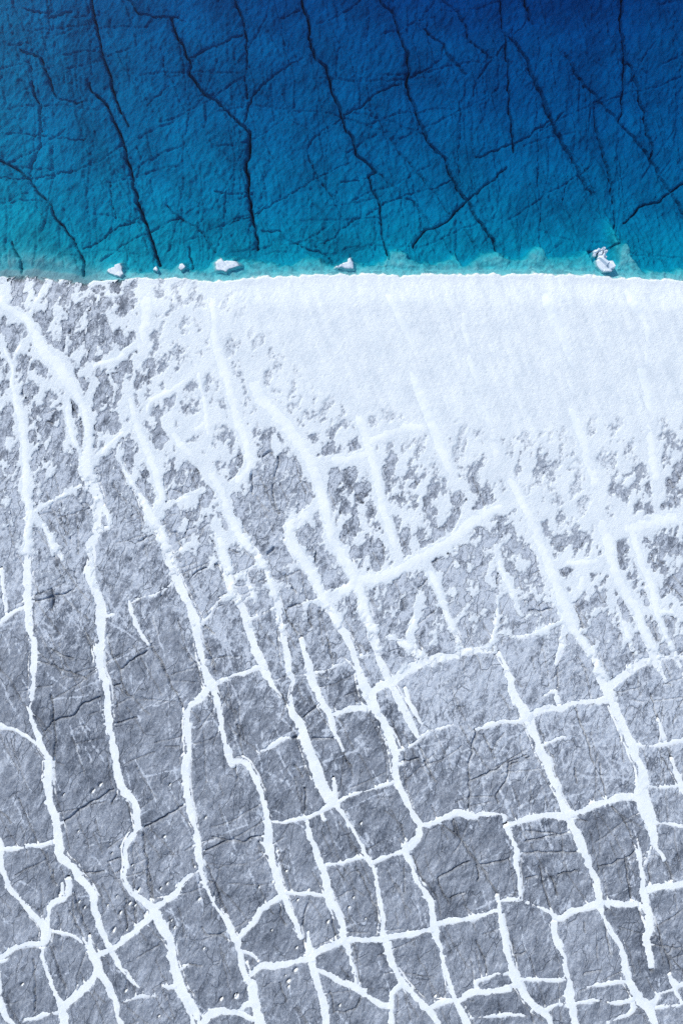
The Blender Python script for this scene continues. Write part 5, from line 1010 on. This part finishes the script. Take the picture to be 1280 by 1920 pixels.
# ------------------------------------------------------------------ snow veins: ribbons packed into the cracks
def grid_at(g, x, y):
    fx = np.clip((x - gx[0]) / H, 0, NX - 1.01); fy = np.clip((y - gy[0]) / H, 0, NY - 1.01)
    i = fx.astype(int); j = fy.astype(int); a = fx - i; b = fy - j
    return (g[j, i] * (1 - a) + g[j, i + 1] * a) * (1 - b) + (g[j + 1, i] * (1 - a) + g[j + 1, i + 1] * a) * b
def ribbon(pts):
    c = smooth_path(pts, .11)
    kk = min(9, (len(c) - 1) // 2); pad = np.pad(c[:, :2], ((kk, kk), (0, 0)), mode='reflect', reflect_type='odd') if kk > 0 else c[:, :2]
    sm = np.stack([np.convolve(pad[:, q], np.ones(2 * kk + 1) / (2 * kk + 1), 'valid') for q in (0, 1)], 1)
    d = np.gradient(sm, axis=0); d /= np.linalg.norm(d, axis=1)[:, None] + 1e-9
    nrm = np.stack([-d[:, 1], d[:, 0]], 1)
    s = np.concatenate([[0], np.cumsum(np.hypot(*np.diff(c[:, :2], axis=0).T))])
    hw = c[:, 2] / 2
    # round off the two ends
    endf = np.clip(np.minimum(s, s[-1] - s) / (hw + .05), 0, 1); endf = np.sqrt(1 - (1 - endf) ** 2)
    wl = hw * (1 + .42 * fbm(c[:, 0] / .45, c[:, 1] / .45, 191, 3)) + .16
    wr = hw * (1 + .42 * fbm(c[:, 0] / .45, c[:, 1] / .45, 197, 3)) + .16
    n = int(np.clip(np.mean(c[:, 2]) / .085, 4, 22))
    t = np.linspace(-1, 1, n + 1)
    W = np.where(t[None] < 0, wr[:, None], wl[:, None]) * np.abs(t)[None] * np.sign(t)[None] * (1.30 * (.15 + .85 * endf) * (1 - .16 * sstep(.30, .60, cover_at(c[:, 0], c[:, 1]))))[:, None]
    x = c[:, 0:1] + nrm[:, 0:1] * W; y = c[:, 1:2] + nrm[:, 1:2] * W
    cv = cover_at(x, y); tk = grid_at(thick, x, y); soft = sstep(-.012, .02, tk)
    z = base_ice(x, y) - .035 + soft * (.035 + .012 + np.maximum(tk, 0) + .014 - .050 * t[None] ** 2) - .10 * np.abs(t)[None] ** 14 * (1 - soft)
    z += .016 * fbm(x / .55, y / .55, 201, 3) + .005 * fbm(x / .16, y / .16, 207, 2)
    z -= .10 * (1 - endf)[:, None] ** 2 + .10 * soft * (1 - np.clip(np.minimum(s, s[-1] - s) / 1.6, 0, 1))[:, None]
    thin = np.clip((.16 - c[:, 2:3]) / .16, 0, 1)
    z += -.06 * thin * (gnoise(x / .5, y / .5, 211) + .25)
    dd = y - shore(x)
    z = np.where(dd > -.25, z - .8 * sstep(-.25, .35, dd), z)
    m, k = x.shape
    vs = np.stack([x.ravel(), y.ravel(), z.ravel()], 1)
    a = (np.arange(m - 1)[:, None] * k + np.arange(k - 1)[None]).ravel()
    return vs, np.stack([a, a + 1, a + k + 1, a + k], 1), np.clip(sstep(.22, .50, cv) * (.10 + .95 * np.abs(t)[None] ** 1.3) + .45 * sstep(.85, 1.05, cv), 0, 1).ravel()
vein_obj = {}
for key, label, pts, par in VEINS:
    vs, fs, bk = ribbon(pts)
    if par is None:
        o = mesh_from('snow_vein', vs, fs, M_VEIN, attrs={'bank': bk})
        tag(o, label, 'snow vein', 'snow veins between the ice slabs')
        vein_obj[key] = o
    else:
        mesh_from('branch', vs, fs, M_VEIN, vein_obj[par], attrs={'bank': bk})

# snow in the melt pits; white domes stand in for the sunlit lower right walls
pocket = None
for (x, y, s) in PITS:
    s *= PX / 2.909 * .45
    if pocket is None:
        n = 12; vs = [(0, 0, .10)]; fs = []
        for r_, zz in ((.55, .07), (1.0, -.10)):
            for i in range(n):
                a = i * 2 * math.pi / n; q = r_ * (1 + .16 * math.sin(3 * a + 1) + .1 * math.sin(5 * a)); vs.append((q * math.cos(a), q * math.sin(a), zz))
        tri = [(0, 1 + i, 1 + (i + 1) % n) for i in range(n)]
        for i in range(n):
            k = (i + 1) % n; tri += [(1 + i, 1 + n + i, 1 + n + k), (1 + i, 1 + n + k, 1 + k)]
        pocket = mesh_from('sunlit_wall_snow', vs, tri, M_VEIN, origin=(0, 0, 0)); o = pocket
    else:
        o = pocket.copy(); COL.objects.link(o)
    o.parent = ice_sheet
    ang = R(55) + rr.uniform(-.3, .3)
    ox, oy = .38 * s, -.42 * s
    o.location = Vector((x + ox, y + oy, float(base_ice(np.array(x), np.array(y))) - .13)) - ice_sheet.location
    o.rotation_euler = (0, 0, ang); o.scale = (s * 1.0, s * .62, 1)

# ------------------------------------------------------------------ ice stranded at the water's edge
def lump(name, outline, h, label, seed, mat=M_BLOCK, z0=None):
    """an irregular mound of ice with a given plan; outline in metres"""
    P = np.array(outline, float); c = P.mean(0); P = c + (P - c) * .74
    Q = []
    for a, b in zip(P, np.roll(P, -1, 0)):
        n = max(2, int(np.hypot(*(b - a)) / .10))
        Q += [a + (b - a) * t / n for t in range(n)]
    Q = np.array(Q); Q += .16 * np.stack([fbm(Q[:, 0] / .55, Q[:, 1] / .55, seed, 4, .6), fbm(Q[:, 0] / .55, Q[:, 1] / .55, seed + 5, 4, .6)], 1)
    n = len(Q); rings = [(1.7, -.9 / h), (1.35, -.45 / h), (1.12, -.16 / h), (1.0, -.05), (.94, .55), (.8, .8), (.6, .95), (.4, 1.0), (.2, 1.0)]
    zb = (WATER_Z if z0 is None else z0)
    vs = []
    for r_, f in rings:
        p = c + (Q - c) * r_
        z = zb + h * f + (.5 * h * fbm(p[:, 0] / .45, p[:, 1] / .45, seed + 9, 3) * (r_ < .97)) + (.15 * fbm(p[:, 0] / .5, p[:, 1] / .5, seed + 19, 3) * (r_ > 1.03))
        vs += [(a, b, q) for (a, b), q in zip(p, z)]
    vs.append((c[0], c[1], zb + h)); k = len(vs) - 1
    fs = []
    for r_ in range(len(rings) - 1):
        for i in range(n):
            a, b = r_ * n + i, r_ * n + (i + 1) % n; fs += [(a, b, b + n), (a, b + n, a + n)]
    L = (len(rings) - 1) * n
    for i in range(n): fs.append((L + i, L + (i + 1) % n, k))
    o = mesh_from(name, vs, fs, mat, origin=(c[0], c[1], zb))
    return tag(o, label, 'ice lump', 'ice stranded along the shore')
def W1(t): return [(((a / 2.667) - 640) * PX, (960 - b / 2.667) * PX) for a, b in t]
def W2(t): return [((400 + a / 2.667 - 640) * PX, (960 - b / 2.667) * PX) for a, b in t]
def W3(t): return [((800 + a / 2.667 - 640) * PX, (960 - b / 2.667) * PX) for a, b in t]
lump('ice_lump', W1([(1060, 1300), (1090, 1272), (1112, 1293), (1195, 1295), (1214, 1325), (1165, 1338), (1125, 1362), (1065, 1350)]), .05, 'broad white ice lump at the shore left of centre, largest along the water', 301, M_SLUSH)
lump('ice_lump', W2([(595, 1336), (640, 1312), (672, 1302), (677, 1275), (690, 1276), (703, 1308), (716, 1338), (650, 1343)]), .12, 'small peaked white ice lump at the middle of the shore', 311)
lump('ice_lump', W1([(515, 1352), (530, 1332), (560, 1325), (565, 1308), (602, 1300), (620, 1330), (622, 1365), (600, 1388), (545, 1372)]), .03, 'pale slushy ice lump at the shore, leftmost of the lumps', 321, M_SLUSH)
lump('ice_lump', W1([(885, 1332), (893, 1312), (915, 1308), (926, 1335), (902, 1356)]), .035, 'small pale ice lump just left of the broad white one', 331, M_SLUSH)
lump('ice_lump', W1([(762, 1345), (772, 1330), (780, 1320), (790, 1340), (780, 1357)]), .12, 'tiny white ice tip at the shore where a dark lake crack ends', 341)

def shard(name, plan, z, h, seed, parent):
    """a broken ice block: bevelled slab over a plan polygon"""
    rs = random.Random(seed)
    bm = bmesh.new()
    lo = [bm.verts.new((x, y, z)) for x, y in plan]
    cx = sum(p[0] for p in plan) / len(plan); cy = sum(p[1] for p in plan) / len(plan)
    hi = [bm.verts.new((cx + (x - cx) * rs.uniform(.72, .92), cy + (y - cy) * rs.uniform(.72, .92), z + h * rs.uniform(.7, 1.15))) for x, y in plan]
    mid = [bm.verts.new((cx + (x - cx) * rs.uniform(.97, 1.08), cy + (y - cy) * rs.uniform(.97, 1.08), z + h * rs.uniform(.4, .6))) for x, y in plan]
    bmesh.ops.convex_hull(bm, input=lo + hi + mid)
    bmesh.ops.delete(bm, geom=[q for q in bm.verts if not q.link_faces], context='VERTS')
    bmesh.ops.bevel(bm, geom=bm.edges[:], offset=.025, segments=1, affect='EDGES')
    bmesh.ops.translate(bm, verts=bm.verts, vec=-Vector(parent.location))
    me = bpy.data.meshes.new(name); bm.to_mesh(me); bm.free()
    me.materials.append(M_BLOCK)
    o = bpy.data.objects.new(name, me); COL.objects.link(o); o.parent = parent
    return o
bx, by = W3([(888, 1300)])[0]
blk = bpy.data.objects.new('ice_block', None); COL.objects.link(blk); blk.location = (bx, by, WATER_Z)
tag(blk, 'pile of broken white ice blocks standing in the water by the right shore', 'ice block', 'ice stranded along the shore')
bpy.context.view_layer.update()
def knob(cx, cy, r, n=7, seed=0):
    rs = random.Random(seed)
    return [(cx + r * rs.uniform(.75, 1.2) * math.cos(i * 2 * math.pi / n), cy + r * rs.uniform(.75, 1.2) * math.sin(i * 2 * math.pi / n)) for i in range(n)]
for n, (q, z, h) in enumerate([
    (W3([(846, 1295), (870, 1275), (945, 1318), (948, 1345), (880, 1352), (852, 1325)]), -.8, .95),
    (W3([(855, 1285), (872, 1278), (912, 1315), (900, 1330)]), -.5, 1.0),
    (W3([(895, 1302), (930, 1300), (945, 1335), (915, 1348)]), -.5, .98),
    (W3([(880, 1340), (925, 1340), (930, 1354), (885, 1355)]), -.5, .75),
    (W3([(860, 1262), (890, 1262), (905, 1285), (880, 1300), (858, 1285)]), -.8, 1.1),
    (knob(*W3([(845, 1256)])[0], .24, 7, 1), -.8, 1.20), (knob(*W3([(862, 1248)])[0], .20, 7, 2), -.8, 1.32),
    (knob(*W3([(880, 1246)])[0], .20, 7, 3), -.8, 1.38), (knob(*W3([(894, 1258)])[0], .21, 7, 4), -.8, 1.25),
    (knob(*W3([(868, 1264)])[0], .22, 7, 5), -.8, 1.42), (knob(*W3([(842, 1270)])[0], .18, 7, 6), -.8, 1.05),
    (knob(*W3([(885, 1276)])[0], .20, 7, 7), -.8, 1.30)]):
    shard('slab' if n < 5 else 'knob', q, WATER_Z + z, h, 400 + n, blk)
print('pieces', n_slab, 'grid', NX, NY, 'tris', sum(len(o.data.polygons) * 2 for o in bpy.data.objects if o.type == 'MESH'))
